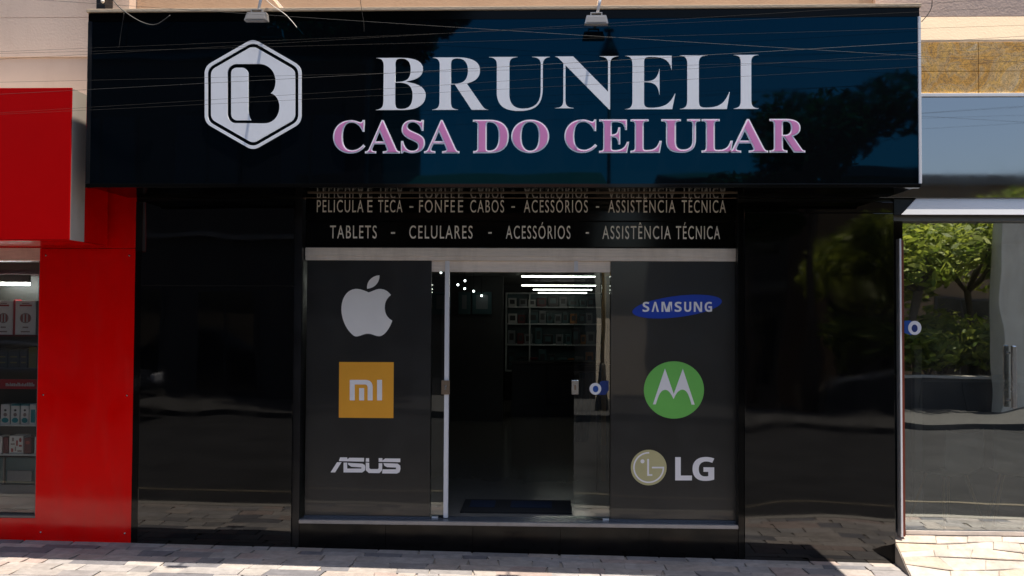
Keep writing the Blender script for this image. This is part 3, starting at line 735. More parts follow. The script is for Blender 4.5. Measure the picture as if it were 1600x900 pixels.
cols = ('item_teal', 'item_grey', 'item_dark', 'item_wine', 'item_white', 'item_orange')
names = ('dark', 'grey', 'teal')
nums = ('first', 'second', 'third', 'fourth', 'fifth', 'sixth', 'seventh', 'eighth', 'ninth', 'tenth')
rows = ('bottom', 'second', 'third', 'top')
random.seed(11)
for r in range(4):
    x = sx0+.05; k = 0; hmax = zs[r+1]-zs[r]-.05
    while x < sx1-.22:
        w = random.uniform(.09, .2); h = hmax*random.uniform(.5, .92)
        col = random.choice(('item_teal', 'item_grey', 'item_dark', 'item_grey', 'item_wine', 'item_teal', 'item_white' if r > 1 else 'item_dark', 'item_orange' if x > sx1-.7 else 'item_dark'))
        bm = bmesh.new(); bx(bm, x, x+w, SHY+.05, SHY+.22, zs[r]+.0125, zs[r]+.0125+h, bev=.006)
        o = obj('accessory_box', bm, col)
        box('window_flap', 'item_dark' if col != 'item_dark' else 'item_teal', o, x+w*.2, x+w*.8, SHY+.0465, SHY+.0495, zs[r]+.0125+h*.3, zs[r]+.0125+h*.8)
        tag(o, '%s accessory box from the left on the %s shelf at the back' % (nums[min(k, 9)], rows[r]), 'box', 'boxes on the back shelf')
        x += w+random.uniform(.015, .06); k += 1
# left wall display, wooden frame, counter, mat, hanging cloth
dy = 6.8
for i, (a, b) in enumerate(((676, 704), (716, 735), (738, 768))):
    x0, zt = P(a, 456, dy); x1, zb = P(b, 491, dy)
    t = box('poster_panel', 'item_teal', None, x0, x1, dy, dy+.02, zb, zt, bev=.003)
    tag(t, ('left', 'middle', 'right')[i]+' of three dim poster panels below the pendant bulbs', 'poster', 'poster panels in the shop')
    box('print', 'item_grey', t, x0+.06, x1-.06, dy-.003, dy-.0005, zb+.08, zt-.05)
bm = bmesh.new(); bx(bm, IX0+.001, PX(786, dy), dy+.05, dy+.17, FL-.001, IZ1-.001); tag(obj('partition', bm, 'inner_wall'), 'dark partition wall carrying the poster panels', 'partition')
fy = 4.4; fr = thing('door_frame', 'golden wooden door frame seen through the right glass leaf', 'door frame', (PX(944, fy), fy, FL))
box('post', 'wood_gold', fr, PX(940.5, fy), PX(947.5, fy), fy, fy+.10, FL-.001, PZ(432, fy, 944), bev=.006)
box('post', 'wood_gold', fr, PX(1030, fy), PX(1037, fy), fy, fy+.10, FL-.001, PZ(432, fy, 944), bev=.006)
box('head', 'wood_gold', fr, PX(940.5, fy), PX(1037, fy), fy+.001, fy+.099, PZ(432, fy, 944)+.001, PZ(432, fy, 944)+.09)
ct = thing('shop_counter', 'dark shop counter with a glass top deep inside the doorway', 'counter', (.9, 7, FL))
cx0, cx1 = PX(800, 7.6), PX(960, 7.6)
box('cabinet', 'black_satin', ct, cx0, cx1, 7.6, 8.2, FL-.001, 1.12); box('top', 'black_gloss', ct, cx0-.03, cx1+.03, 7.57, 8.23, 1.121, 1.15)
for k in range(3):
    w = (cx1-cx0)/3; box('drawer_front', 'black_satin', ct, cx0+k*w+.01, cx0+(k+1)*w-.01, 7.58, 7.5995, .45, 1.08, bev=.004)
mx0, mx1 = PX(722, .5, 790), PX(893, .5, 790)
dm = box('door_mat', 'mat_black', None, mx0, mx1, .32, .85, FL-.002, FL+.012, bev=.004); tag(dm, 'black doormat with blue patches just inside the entrance', 'doormat')
box('blue_patch', 'mat_blue', dm, mx0+.06, mx0+.28, .5, .78, FL+.0122, FL+.0145); box('blue_patch', 'mat_blue', dm, mx0+.42, mx0+.78, .5, .78, FL+.0122, FL+.0145)
cy = 1.3; x0, zt = P(906, 582, cy); x1, zb = P(928, 690, cy)
bm = bmesh.new(); n = 9
a = [(x0+(x1-x0)*i/(n-1), cy+.03*math.sin(i*1.9)) for i in range(n)]
va = [bm.verts.new((x, y, zt)) for x, y in a]; vb = [bm.verts.new((x-.05+.0*i, y, zb)) for i, (x, y) in enumerate(a)]
for i in range(n-1): bm.faces.new((va[i], va[i+1], vb[i+1], vb[i])).smooth = True
bmesh.ops.solidify(bm, geom=bm.faces[:], thickness=.006)
cl = obj('blue_cloth', bm, 'cloth_blue'); tag(cl, 'dark blue cloth hanging behind the clear glass door leaf', 'cloth')
bm = bmesh.new(); tube(bm, [(x0-.06, cy, zt+.005), (x1+.06, cy, zt+.005)], .008, 8); tube(bm, [((x0+x1)/2+.1, cy+.05, FL), ((x0+x1)/2+.1, cy+.05, zt)], .01, 8)
obj('stand', bm, 'lamp_black', cl)

# ================================================================== THE RED SHOP AT THE LEFT
rx0, rx1 = PX(58, 0, 700), PX(207.5, 0, 700)
RF = -.68                                             # red sign front
rsx1, rz1 = P(112.5, 137, RF); _, rz0 = P(114, 375, RF)
rs = thing('shop_sign', 'plain red sign box with a pale end face at the left edge', 'sign', (rsx1-1.5, RF, rz0))
box('face', 'red_vinyl', rs, -9, rsx1-.001, RF, RF+.012, rz0+.002, rz1, bev=.002)
box('end_frame', 'end_cap', rs, -9, rsx1, RF+.0125, PX(0,0)*0-.455, rz0+.002, rz1-.003)
box('body', 'red_paint', rs, -9, rsx1-.004, -.4545, -.069, rz0+.004, rz1-.03)
box('bounce_cover', 'end_cap', rs, -9, rsx1-.003, -.4545, -.069, rz1-.0295, rz1-.006)  # unseen beige lid, added to keep red bounce off the pink wall
box('soffit', 'red_paint', rs, -9, rsx1-.004, RF+.004, -.051, rz0-.006, rz0+.0015)
rp = thing('red_pillar', 'glossy red panelled pillar left of the black shop', 'pillar', ((rx0+rx1)/2, .1, GZ((rx0+rx1)/2)))
zjr = PZ(388, 0, 130)
box('core', 'black_satin', rp, rx0+.004, rx1-.004, .012, .3, -.15, 3.4)
box('panel', 'red_paint', rp, rx0, rx1, -.012, .0115, -.1, zjr-.002, bev=.002)
box('panel', 'red_paint', rp, rx0, rx1, -.012, .0115, zjr+.002, 3.38, bev=.002)
for sx, sz in ((rx0+.05, .12), (rx1-.05, .12), (rx0+.05, zjr-.06), (rx1-.05, zjr-.06), (rx0+.05, 1.25), (rx1-.05, 1.25)):
    bm = bmesh.new(); lathe(bm, [(.0065, -.0155), (.0075, -.014), (.0075, -.0122)], sx, 0, 10, 'y', sz); obj('screw', bm, 'steel', rp)
box('wall_infill', 'red_paint', rp, -9, rx0-.003, -.004, .3, zjr+.004, 3.2)
# window
WY = .06
wx1 = rx0-.004; wx0 = -7.2
wz1, wz0 = PZ(408, WY, 30), PZ(803, WY, 30)
sw = thing('shop_window', 'display window with shelves beside the red pillar', 'window', (-5.6, WY, .3))
box('head_panel', 'aluminium', sw, wx0, wx1, .01, .3, wz1, zjr+.002)
box('base_panel', 'red_paint', sw, wx0, wx1, .004, .2, -.1, wz0-.02, bev=.002)
box('sill', 'grey_metal', sw, wx0, wx1, .0, .12, wz0-.019, wz0, bev=.002)
box('pane', 'window_glass', sw, wx0, wx1-.02, WY, WY+.008, wz0+.001, wz1-.001)
box('jamb', 'grey_metal', sw, wx1-.019, wx1, .02, .11, wz0+.001, wz1-.001)
BK = .75
box('back_board', 'carton_dark', sw, wx0, rx1, BK, BK+.02, wz0-.3, 2.9)
box('display_floor', 'item_grey', sw, wx0, rx1-.1, .301, BK-.001, wz0-.05, wz0-.02)
box('ceiling_panel', 'wine_panel', sw, wx0, rx1-.1, .301, BK-.001, wz1-.10, wz1-.06)
box('end_board', 'carton_dark', sw, rx1-.09, rx1-.06, .301, BK-.001, wz0-.05, 2.9)
PYS = .36                                              # product front plane
def shelf_at(py, m='shelf_edge'):
    z = PZ(py, PYS, 30); box('shelf', m, sw, wx0, rx1-.1, PYS-.02, BK-.002, z-.014, z); return z
s1 = shelf_at(523, 'item_wine'); s2 = shelf_at(575, 'item_dark'); s3 = shelf_at(663); s4 = shelf_at(709)
xt, zt = P(-60, 436, PYS); xt2, zt2 = P(41, 443.5, PYS)
tl = thing('tube_light', 'lit tube lamp in the display window of the red shop', 'lamp', (xt, PYS, zt))
bm = bmesh.new(); tube(bm, [(xt, PYS+.05, zt2), (xt2, PYS+.05, zt2)], .012, 8); obj('tube', bm, 'window_tube_glow', tl); box('fixture', 'inner_ceiling', tl, xt, xt2, PYS+.03, PYS+.07, zt2+.014, wz1-.101)
def carton(px0, px1, pytop, z0c, body, label, group, marks, depth=.12, Y=PYS):
    x0, zt = P(px0, pytop, Y); x1 = PX(px1, Y, pytop)
    o = box('product_carton', body, None, x0, x1, Y, Y+depth, z0c+.0005, zt, bev=.002); tag(o, label, 'carton', group)
    w = x1-x0; h = zt-z0c
    for (u0, u1, v0, v1, m, k) in marks:
        nm = 'print'
        if k == 'r': box(nm, m, o, x0+w*u0, x0+w*u1, Y-.0015, Y-.0002, z0c+h*v0, z0c+h*v1)
        else:
            cxm, czm = x0+w*(u0+u1)/2, z0c+h*(v0+v1)/2
            obj(nm, stand(fill([ell(cxm, czm, w*(u1-u0)/2, h*(v1-v0)/2, 0, 20)], .001), Y-.0002, .0013), m, o)
    return o
big = [(.2, .8, .84, .89, 'ink_red', 'r'), (.32, .68, .91, .94, 'ink_grey', 'r'), (.22, .78, .34, .64, 'ink_grey', 'e'), (.3, .36, .36, .62, 'ink_red', 'r'), (.42, .47, .34, .66, 'carton_white', 'r'),
       (.53, .58, .34, .66, 'carton_white', 'r'), (.64, .7, .36, .62, 'ink_red', 'r'), (.36, .64, .2, .24, 'ink_grey', 'r'), (.28, .72, .07, .11, 'ink_grey', 'r')]
big = [(a, b, c, d, m, k) for (a, b, c, d, m, k) in big]
def bigcarton(a, b, lab):
    o = carton(a, b, 470, s1, 'carton_white', lab, 'large white cartons', big[:3]+big[7:])
    ch = [c for c in o.children]
    x0 = PX(a, PYS, 470); x1 = PX(b, PYS, 470); zt = PZ(470, PYS, a); w, h = x1-x0, zt-s1
    for u, m in ((.32, 'ink_red'), (.42, 'carton_white'), (.5, 'ink_red'), (.58, 'carton_white'), (.68, 'ink_red')):
        box('print', m, o, x0+w*(u-.018), x0+w*(u+.018), PYS-.003, PYS-.0016, s1+h*.38, s1+h*.6)
bigcarton(-8, 20, 'tall white carton with red print cut by the left picture edge'); bigcarton(24.5, 56.5, 'tall white carton with red print next to the red pillar')
carton(21, 24, 468, s1, 'carton_red', 'thin red carton between the two tall white cartons', None, [], .1, PYS+.002)
for i, (a, b, c) in enumerate(((-4, 12, 'carton_dark'), (13, 30, 'carton_dark'), (31, 43, 'carton_dark'), (45, 58, 'carton_gold'))):
    carton(a, b, 545-3*(i == 3), s2, c, ('dark carton at the left picture edge on the dim shelf', 'dark carton left of the middle on the dim shelf', 'dark carton beside the gold carton on the dim shelf', 'dull gold carton on the dim shelf by the red pillar')[i], 'cartons on the dim shelf',
           [(.2, .8, .25, .32, 'carton_gold', 'r'), (.2, .8, .55, .62, 'carton_gold', 'r')])
lb0, lz1 = P(-60, 592, PYS-.03); lb1, lz0 = P(57, 608, PYS-.03)
lab = box('shelf_label', 'carton_red', None, lb0, lb1, PYS-.03, PYS-.022, lz0, lz1, bev=.001); tag(lab, 'red shelf strip with small white script in the display window', 'label')
xa, za = P(9, 597, PYS-.031); xb, zb = P(52, 604, PYS-.031)
random.seed(3); xx = xa
while xx < xb:                                         # unreadable white script
    w = random.uniform(.009, .017); hh = random.uniform(.5, .95); box('script_stroke', 'item_white', lab, xx, xx+w*.7, PYS-.0315, PYS-.0305, zb+.002, zb+(za-zb)*hh); xx += w
small = [(.12, .88, .08, .36, 'carton_teal', 'e'), (.3, .7, .42, .62, 'ink_grey', 'e'), (.36, .64, .70, .82, 'ink_dark', 'e')]
for i, (a, b) in enumerate(((1.5, 15.5), (17.5, 30.5), (33, 45), (46.5, 56))):
    o = carton(a, b, 634, s3, 'carton_white', ('first', 'second', 'third', 'fourth')[i]+' from the left of the small white and teal cartons', 'white and teal cartons', small if i < 3 else [(.2, .9, .1, .8, 'carton_teal', 'r')])
    x0, zt = P(a, 634, PYS); x1 = PX(b, PYS, 634)
    box('lid', 'carton_teal' if i in (1, 2) else 'carton_white', o, x0+.001, x1-.001, PYS+.001, PYS+.119, zt+.0005, zt+.012)
carton(-6, 3.5, 682, s4, 'carton_white', 'white carton at the left picture edge on the lowest shelf', 'cartons on the lowest shelf', [])
carton(5, 13, 683, s4, 'item_wine', 'dark wine red carton on the lowest shelf', 'cartons on the lowest shelf', [])
carton(14.5, 36.5, 681, s4, 'carton_white', 'white carton with scattered red print on the lowest shelf', 'cartons on the lowest shelf',
       [(random.uniform(.05, .8), 0, random.uniform(.05, .85), 0, 'ink_red', 'r') for _ in range(0)]+[(.15, .3, .1, .3, 'ink_red', 'r'), (.42, .5, .15, .4, 'ink_grey', 'r'), (.6, .9, .1, .2, 'ink_grey', 'r'), (.12, .4, .5, .58, 'ink_grey', 'r'),
        (.5, .62, .45, .75, 'ink_red', 'r'), (.7, .9, .4, .5, 'ink_red', 'r'), (.2, .34, .7, .9, 'ink_grey', 'r'), (.7, .88, .65, .9, 'ink_red', 'e')])
carton(38, 49, 684, s4, 'item_wine', 'wine red carton right of the patterned white one', 'cartons on the lowest shelf', [(.2, .8, .6, .8, 'ink_red', 'e')])
carton(54, 58, 683, s4, 'carton_white', 'narrow white carton against the red pillar on the lowest shelf', 'cartons on the lowest shelf', [])
# framed glass case low in the window
gz1, gz0 = PZ(716, PYS, 30), PZ(757, PYS, 30)
gc = thing('display_case', 'bluish low display case under the lowest shelf of the window', 'display case', (-4.6, PYS, wz0))
box('case_front', 'item_teal', gc, wx0, rx1-.12, PYS+.03, PYS+.05, gz0, gz1)
box('case_base', 'item_grey', gc, wx0, rx1-.12, PYS, BK-.01, wz0-.0195, gz0-.003)
x0, zt = P(12, 735, PYS+.02); x1, zb = P(50, 752, PYS+.02)
box('case_item', 'item_grey', gc, x0, x1, PYS+.01, PYS+.029, zb, zt, bev=.006)
xm = PX(4, PYS, 740); box('case_post', 'grey_metal', gc, xm, xm+.012, PYS+.005, PYS+.028, gz0, gz1)

# ================================================================== THE GLASS FRONT AT THE RIGHT
GYR = .12
mx0_, mz1 = P(1437, 152, RY); _, mz0 = P(1520, 309, RY)
aw = thing('fascia_panel', 'mirror finish metal fascia panel below the granite band', 'fascia', (4.5, RY, mz0))
box('panel', 'mirror_panel', aw, xr0, PX(1437, RY)+2.6, RY, RY+.012, mz0, mz1, bev=.002)
box('panel', 'mirror_panel', aw, PX(1437, RY)+2.604, 9, RY, RY+.012, mz0, mz1, bev=.002)
box('top_trim', 'lintel_white', aw, xr0, 9, RY-.02, RY+.05, mz1+.001, zg0-.001, bev=.003)
box('carcass', 'grey_metal', aw, xr0, 9, RY+.0125, .3, mz0+.012, mz1)
ez0 = PZ(335.5, GYR-.03, 1500)
WYB = -.045
xe = PX(1408, WYB, 335)
ln = thing('pale_band', 'pale metal band with a slanting cut end above the right glass door', 'fascia band', (4.5, WYB, mz0))
ez0 = PZ(335.5, WYB, 1500)
bm = bmesh.new(); prism(bm, [(xe, ez0), (9, ez0), (9, mz0-.003), (PX(1432, WYB, 311), mz0-.003)], WYB, WYB+.02); 
for v in bm.verts:
    if v.co.z < (mz0+ez0)/2: v.co.y -= .014  # lower edge pushed out so the band catches more sun
obj('panel', bm, 'lintel_white', ln)
box('end_plate', 'black_satin', ln, PRx1+.001, PX(1450, WYB, 311), WYB+.0205, WYB+.04, ez0, 3.05)
box('filler', 'black_satin', ln, PRx1+.001, 9, WYB+.0405, GYR+.1, ez0+.004, mz0+.011)
hz0 = PZ(347, GYR, 1500)
bm = bmesh.new(); bx(bm, PRx1+.004, 9, GYR-.10, GYR+.04, hz0, ez0+.003); tag(obj('door_lintel', bm, 'grey_metal'), 'dark grey metal lintel over the right glass door', 'lintel')
gz = PZ(831, GYR, 1500)
rd = thing('glass_front', 'reflective glass shopfront at the right edge with a steel pull handle', 'glass door', (4.2, GYR, gz))
gx0 = PX(1412, GYR, 600); gx1 = gx0+1.05
for a, b in ((gx0, gx1-.003), (gx1+.003, gx1+1.0), (gx1+1.006, gx1+2.6)):
    box('pane', 'solar_glass', rd, a, b, GYR, GYR+.01, gz+.012, hz0-.002)
box('bottom_channel', 'aluminium', rd, gx0, gx1+2.6, GYR-.03, GYR+.04, gz-.02, gz+.0115, bev=.002)
hx = PX(1583, GYR-.05, 590); hz1, hzb = PZ(540, GYR-.05, 1583), PZ(638, GYR-.05, 1583)
bm = bmesh.new(); bx(bm, hx-.018, hx+.018, GYR-.075, GYR-.045, hzb, hz1, bev=.008)
hnd = obj('handle', bm, 'steel', rd)
for z in (hzb+.06, hz1-.06):
    bm = bmesh.new(); tube(bm, [(hx, GYR-.05, z), (hx, GYR-.001, z)], .009, 10); obj('standoff', bm, 'steel', hnd)
# slim guide post with rounded top
gp = thing('guide_post', 'slim upright metal post with a rounded top beside the right glass door', 'post', (PX(1408, .03, 800), .03, gz))
pz1 = PZ(373, .03, 1408); pxa = PX(1408.2, .03, 600)
def rounded_bar(x0, x1, y0, y1, za, zb, m, nm):
    bm = bmesh.new(); r = (x1-x0)/2; cx = (x0+x1)/2
    lp = [(x0, za), (x1, za)]+[(cx+r*math.cos(a), zb-r+r*math.sin(a)) for a in (math.pi*k/8 for k in range(9))]
    prism(bm, lp, y0, y1); return obj(nm, bm, m, gp)
rounded_bar(pxa-.018, pxa-.004, .0, .08, gz-.02, pz1, 'aluminium_white', 'front_rail')
rounded_bar(pxa-.002, pxa+.022, .02, .08, gz-.02, pz1-.01, 'red_reflection', 'reflection_rail')  # stands in for the red reflected along the post's right half
# sticker on the right glass
Ys = GYR-.002
st2 = plate('round_sticker', [[(1413, 501), (1424, 501), (1424, 524), (1413, 520)]], 0, 0, 1, Ys, 'sticker_royal', None); tag(st2, 'round white and blue sticker on the right shopfront glass', 'sticker')
plate('ring', [ell(1429.3, 512.3, 10.3, 11, 0, 32), ell(1429, 513, 4.8, 6, 0, 24)], 0, 0, 1, Ys-.0016, 'sticker_white', st2, .001)
plate('centre', [ell(1429, 513, 4.8, 6, 0, 24)], 0, 0, 1, Ys-.0014, 'sticker_blue', st2, .001)
# interior of the right shop
bm = bmesh.new(); bx(bm, PRx1+.02, 8.5, .3, 5, gz-.06, gz-.03); struct('side_shop_floor', bm, 'floor_tile')
bm = bmesh.new(); bx(bm, PRx1+.02, 8.5, .3, 5, 2.9, 3.0); struct('side_shop_ceiling', bm, 'inner_ceiling')
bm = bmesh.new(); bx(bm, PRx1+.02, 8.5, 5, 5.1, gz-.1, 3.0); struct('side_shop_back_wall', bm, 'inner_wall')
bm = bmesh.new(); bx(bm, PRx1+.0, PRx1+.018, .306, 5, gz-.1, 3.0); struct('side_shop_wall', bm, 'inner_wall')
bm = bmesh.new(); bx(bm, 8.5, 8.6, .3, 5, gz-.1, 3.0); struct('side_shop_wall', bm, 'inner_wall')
cyy = 1.1; zt = PZ(592, cyy, 1500)
cn = thing('reception_counter', 'dark counter with a pale top edge behind the right glass', 'counter', (4.6, cyy, gz-.03))
box('front', 'black_satin', cn, PX(1440, cyy), 7.5, cyy, cyy+.6, gz-.03, zt-.03); box('top', 'concrete', cn, PX(1440, cyy)-.02, 7.5, cyy-.02, cyy+.62, zt-.029, zt)
pcx0, pcx1 = PX(1428, .8), PX(1440, .8)
ip = box('inner_post', 'end_cap', None, pcx0, pcx1, .8, .88, gz-.03, PZ(540, .8, 1434), bev=.005); tag(ip, 'short pale post standing behind the right glass', 'post')

# two pale shell chairs behind the right glass
def chair(px, Y, ang, label):
    x = PX(px, Y, 740); z = gz-.029; t = thing('shell_chair', label, 'chair', (x, Y, z), 'chairs behind the right glass')
    bm = bmesh.new(); prof = [(-.22, .40), (-.05, .41), (.12, .42), (.20, .47), (.235, .58), (.25, .72), (.245, .80)]; g = []
    for k in range(9):
        u = (k-4)/4; g.append([bm.verts.new((x+u*.23*(1-.12*abs(u)), Y+a+.03*u*u*(-1 if b > .5 else 0), z+b+.035*u*u)) for a, b in prof])
    for a, b in zip(g[:-1], g[1:]):
        for i in range(len(prof)-1): bm.faces.new((a[i], a[i+1], b[i+1], b[i])).smooth = True
    bmesh.ops.solidify(bm, geom=bm.faces[:], thickness=.012); obj('shell', bm, 'carton_white', t)
    for sx, sy in ((-1, -1), (1, -1), (-1, 1), (1, 1)):
        bm = bmesh.new(); tube(bm, [(x+sx*.12, Y+sy*.1, z+.42), (x+sx*.21, Y+sy*.2, z)], .012, 8); obj('leg', bm, 'wood_gold', t)
    t.rotation_euler.z = ang
chair(1478, .56, R(200), 'white shell chair close behind the right glass'); chair(1590, .58, R(160), 'white shell chair cut by the right picture edge')

# stone clad slope up to the right glass: irregular slate pieces as parts
ss = thing('stone_ramp', 'sunlit pale stone clad slope below the right glass door', 'ramp', (4.5, 0, GZ(4.5)))
sxa = PRx1+.004
RT = Vector((0, GYR-.035, gz-.022))                   # upper edge of the slope
def ramp_pt(x, t, lift=0):
    """t = 0 at the glass, 1 at the pavement; the left edge flares outwards"""
    e = sxa-.05*t; xx = e+(x-sxa)*(9-e)/(9-sxa)
    t = max(0, min(1, t+(.045*math.sin(x*6.1+9*t)+.03*math.sin(x*13.7+4*t))*min(1, 5*t)*min(1, 5*(1-t))))
    zt = RT.z+(GZ(xx)+.002-RT.z)*t
    return (xx, RT.y+(-.46-RT.y)*t-.3*lift, zt+lift)
bm = bmesh.new(); N = 12
for i in range(N):
    for k in range(4):
        xa, xb = sxa+(9-sxa)*i/N, sxa+(9-sxa)*(i+1)/N
        quad(bm, ramp_pt(xa, k/4, -.012), ramp_pt(xb, k/4, -.012), ramp_pt(xb, (k+1)/4, -.012), ramp_pt(xa, (k+1)/4, -.012))
p0, p1 = ramp_pt(sxa, 0, -.012), ramp_pt(sxa, 1, -.012)
quad(bm, p0, p1, (p1[0], p1[1], -.3), (p0[0], p0[1], -.3))
bmesh.ops.remove_doubles(bm, verts=bm.verts, dist=1e-5)
obj('core', bm, 'mortar', ss)
random.seed(21)
def col(t): return .18*math.sin(t*5.1)
tr = [0, .16, .33, .52, .74, 1.0]
for k in range(5):
    x = sxa+.003; e0, e1 = 0, 0; first = True
    while x < 6.6:
        w = random.uniform(.16, .24)+random.random()*.22; n0, n1 = random.uniform(-.07, .07), random.uniform(-.07, .07)
        b0, b1 = random.uniform(-.02, .02), random.uniform(-.02, .02)
        lo = [(x+e0+.0015, tr[k]+.006), (x+w+n0-.0015, tr[k]+.006), (x+w+n1-.0015, tr[k+1]-.004), (x+e1+.0015, tr[k+1]-.004)]
        lf = random.uniform(-.002, .004)
        cxx = sum(p[0] for p in lo)/4; ctt = sum(p[1] for p in lo)/4
        bm = bmesh.new()
        a = [bm.verts.new(ramp_pt(u, v, -.013)) for u, v in lo]; b = [bm.verts.new(ramp_pt(u, v, lf-.004)) for u, v in lo]
        c = [bm.verts.new(ramp_pt(u+math.copysign(.005, cxx-u), v+math.copysign(.012, ctt-v), lf)) for u, v in lo]
        bm.faces.new(c)
        for i in range(4):
            bm.faces.new((a[i], a[(i+1) % 4], b[(i+1) % 4], b[i])); bm.faces.new((b[i], b[(i+1) % 4], c[(i+1) % 4], c[i]))
        obj('stone', bm, 'step_stone', ss); x += w; e0, e1 = n0, n1
box('foundation', 'mortar', ss, sxa, 9, GYR-.03, .3, -.3, gz-.0215)

# ================================================================== ACROSS THE STREET (seen in the reflections)
def leafcloud(bm, centers, n, size):
    for _ in range(n):
        c, r = random.choice(centers)
        d = Vector((random.gauss(0, 1), random.gauss(0, 1), random.gauss(0, 1))).normalized()*r*random.random()**.45
        p = Vector(c)+Vector((d.x, d.y, d.z*.75))
        u = Vector((random.uniform(-1, 1), random.uniform(-1, 1), random.uniform(-.5, .5))).normalized(); v = u.orthogonal().normalized()
        v.rotate(Matrix.Rotation(random.random()*6.28, 3, u)); s = size*random.uniform(.6, 1.3)
        vs = [bm.verts.new(q) for q in (p-u*s, p+v*s*.42, p+u*s, p-v*s*.42)]; bm.faces.new(vs)
def tree(x, y, h, cr, label, leaf, n, base=0):
    z = GZ(x)+base; t = thing('street_tree', label, 'tree', (x, y, z), 'trees across the street')
    bm = bmesh.new(); f = h-cr*1.15; lean = random.uniform(-.2, .2)
    tube(bm, [(x, y, z-.05), (x+lean*.3, y, z+f*.5), (x+lean, y, z+f)], .16*h/6, 9, .10*h/6); cs = []
    for k in range(7):
        a = 2*math.pi*k/7+random.random(); L = cr*random.uniform(.5, .85); e = Vector((x+lean+math.cos(a)*L, y+math.sin(a)*L, z+f+cr*random.uniform(.2, .9)))
        tube(bm, [(x+lean, y, z+f-.05), (x+lean+math.cos(a)*L*.45, y+math.sin(a)*L*.45, z+f+.45*(e.z-z-f)+.1), e], .06*h/6, 6, .02)
        cs.append((e, cr*random.uniform(.38, .58)))
    cs.append((Vector((x+lean, y, z+f+cr*.75)), cr*.6))
    obj('trunk', bm, 'bark', t)
    bm = bmesh.new(); leafcloud(bm, cs, n, .13); obj('crown', bm, leaf, t)
random.seed(5)
tree(6.2, -14.2, 6.9, 1.75, 'tall dark street tree across the road', 'leaf_dark', 5200)
tree(8.7, -14.3, 4.5, 1.6, 'spreading green street tree on the planter', 'leaf', 3000)
tree(10.6, -15.2, 4.8, 1.8, 'dense green street tree behind the gate pillar', 'leaf', 3000)
tree(12.6, -14.6, 5.0, 1.8, 'rounded green street tree at the far end of the planter', 'leaf', 2600)
tree(8.0, -16.4, 3.9, 1.7, 'low broad green tree near the brown building', 'leaf', 2600)
tree(-3.5, -12.7, 9.2, 1.7, 'tall leafy tree at the corner of the dark building', 'leaf_dark', 6000)
tree(5.0, -15.5, 5.2, 1.2, 'slender street tree behind the lamp post', 'leaf_dark', 2600)
def shrub(x, y, r, label):
    z = GZ(x)+.62; t = thing('shrub', label, 'shrub', (x, y, z), 'shrubs on the planter')
    bm = bmesh.new()
    for k in range(5):
        a = k*1.3; tube(bm, [(x, y, z-.1), (x+math.cos(a)*r*.5, y+math.sin(a)*r*.5, z+r*.8)], .02, 5, .008)
    obj('stem', bm, 'bark', t)
    bm = bmesh.new(); leafcloud(bm, [(Vector((x+random.uniform(-r, r)*.5, y+random.uniform(-r, r)*.4, z+r*random.uniform(.4, .9))), r*.6) for _ in range(5)], 800, .14); obj('foliage', bm, 'leaf', t)
for i, (x, y, r) in enumerate(((7.3, -14.2, 1.0), (8.1, -14.7, 1.3), (8.9, -14.1, .9), (9.6, -14.9, 1.4), (10.5, -14.3, 1.0), (11.4, -14.8, 1.3), (12.4, -14.2, 1.0))):
    shrub(x, y, r, nums[i]+' shrub along the planter from the lamp post side')
pw = thing('planter_wall', 'low dark stone planter wall across the street', 'planter', (10, -14, -.1))
for k in range(8):
    a = 6.4+k*1.05; box('wall_block', 'planter_stone', pw, a, a+1.04, -13.75, -13.45, GZ(10)-.3, GZ(10)+.58); box('cap_slab', 'cap_stone', pw, a-.0, a+1.045, -13.78, -13.42, GZ(10)+.581, GZ(10)+.64, bev=.008)
box('soil', 'earth', pw, 6.4, 14.8, -16, -13.76, GZ(10)-.3, GZ(10)+.5)
gpil = box('gate_pillar', 'facade_pale', None, 10.15, 11.3, -13.4, -12.9, GZ(11.6)-.2, 4.1, bev=.03); tag(gpil, 'pale plastered gate pillar in front of the planter wall', 'pillar')
box('cap', 'cap_stone', gpil, 10.09, 11.36, -13.46, -12.84, 4.101, 4.2, bev=.02)
def building(x0, x1, y, h, m, label, storeys, bays, roof=None):
    t = thing('opposite_building', label, 'building', ((x0+x1)/2, y, GZ(x0)), 'buildings across the street')
    box('wall', m, t, x0, x1, y-9, y, -.8, h)
    box('parapet', 'facade_grey', t, x0-.1, x1+.1, y-.35, y+.12, h+.001, h+.3, bev=.02)
    sh_ = h/storeys; bw = (x1-x0)/bays
    for s in range(storeys):
        for b in range(bays):
            cx = x0+(b+.5)*bw; za = s*sh_+(.1 if s == 0 else .9); zb = s*sh_+min(sh_-.4, 2.5)
            w = box('window', 'facade_dark', t, cx-bw*.33, cx+bw*.33, y+.001, y+.05, za, zb)
            box('pane', 'dark_pane', w, cx-bw*.30, cx-.03, y+.051, y+.06, za+.06, zb-.06); box('pane', 'dark_pane', w, cx+.03, cx+bw*.30, y+.051, y+.06, za+.06, zb-.06)
        if s: box('ledge', 'facade_grey', t, x0, x1, y+.001, y+.14, s*sh_-.08, s*sh_+.04)
    if roof:
        bm = bmesh.new(); prism_x(bm, [(y+.5, h+.301), (y-4.5, h+roof), (y-9.3, h+.301)], x0-.3, x1+.3); obj('roof', bm, 'roof_tile', t)
building(-26, -13.2, -13.5, 7.5, 'facade_grey', 'grey two storey building far along the opposite side', 2, 5)
building(-13, -3.9, -13.5, 11.2, 'facade_dark', 'dark three storey building opposite the phone shop', 3, 4)
building(-3.6, 1.4, -17.5, 4.6, 'facade_dark', 'low dark building set back opposite the doorway', 1, 3, 1.6)
building(3.9, 6.6, -18.5, 5.2, 'facade_dark', 'narrow dark house beside the tall tree', 2, 2, 1.2)
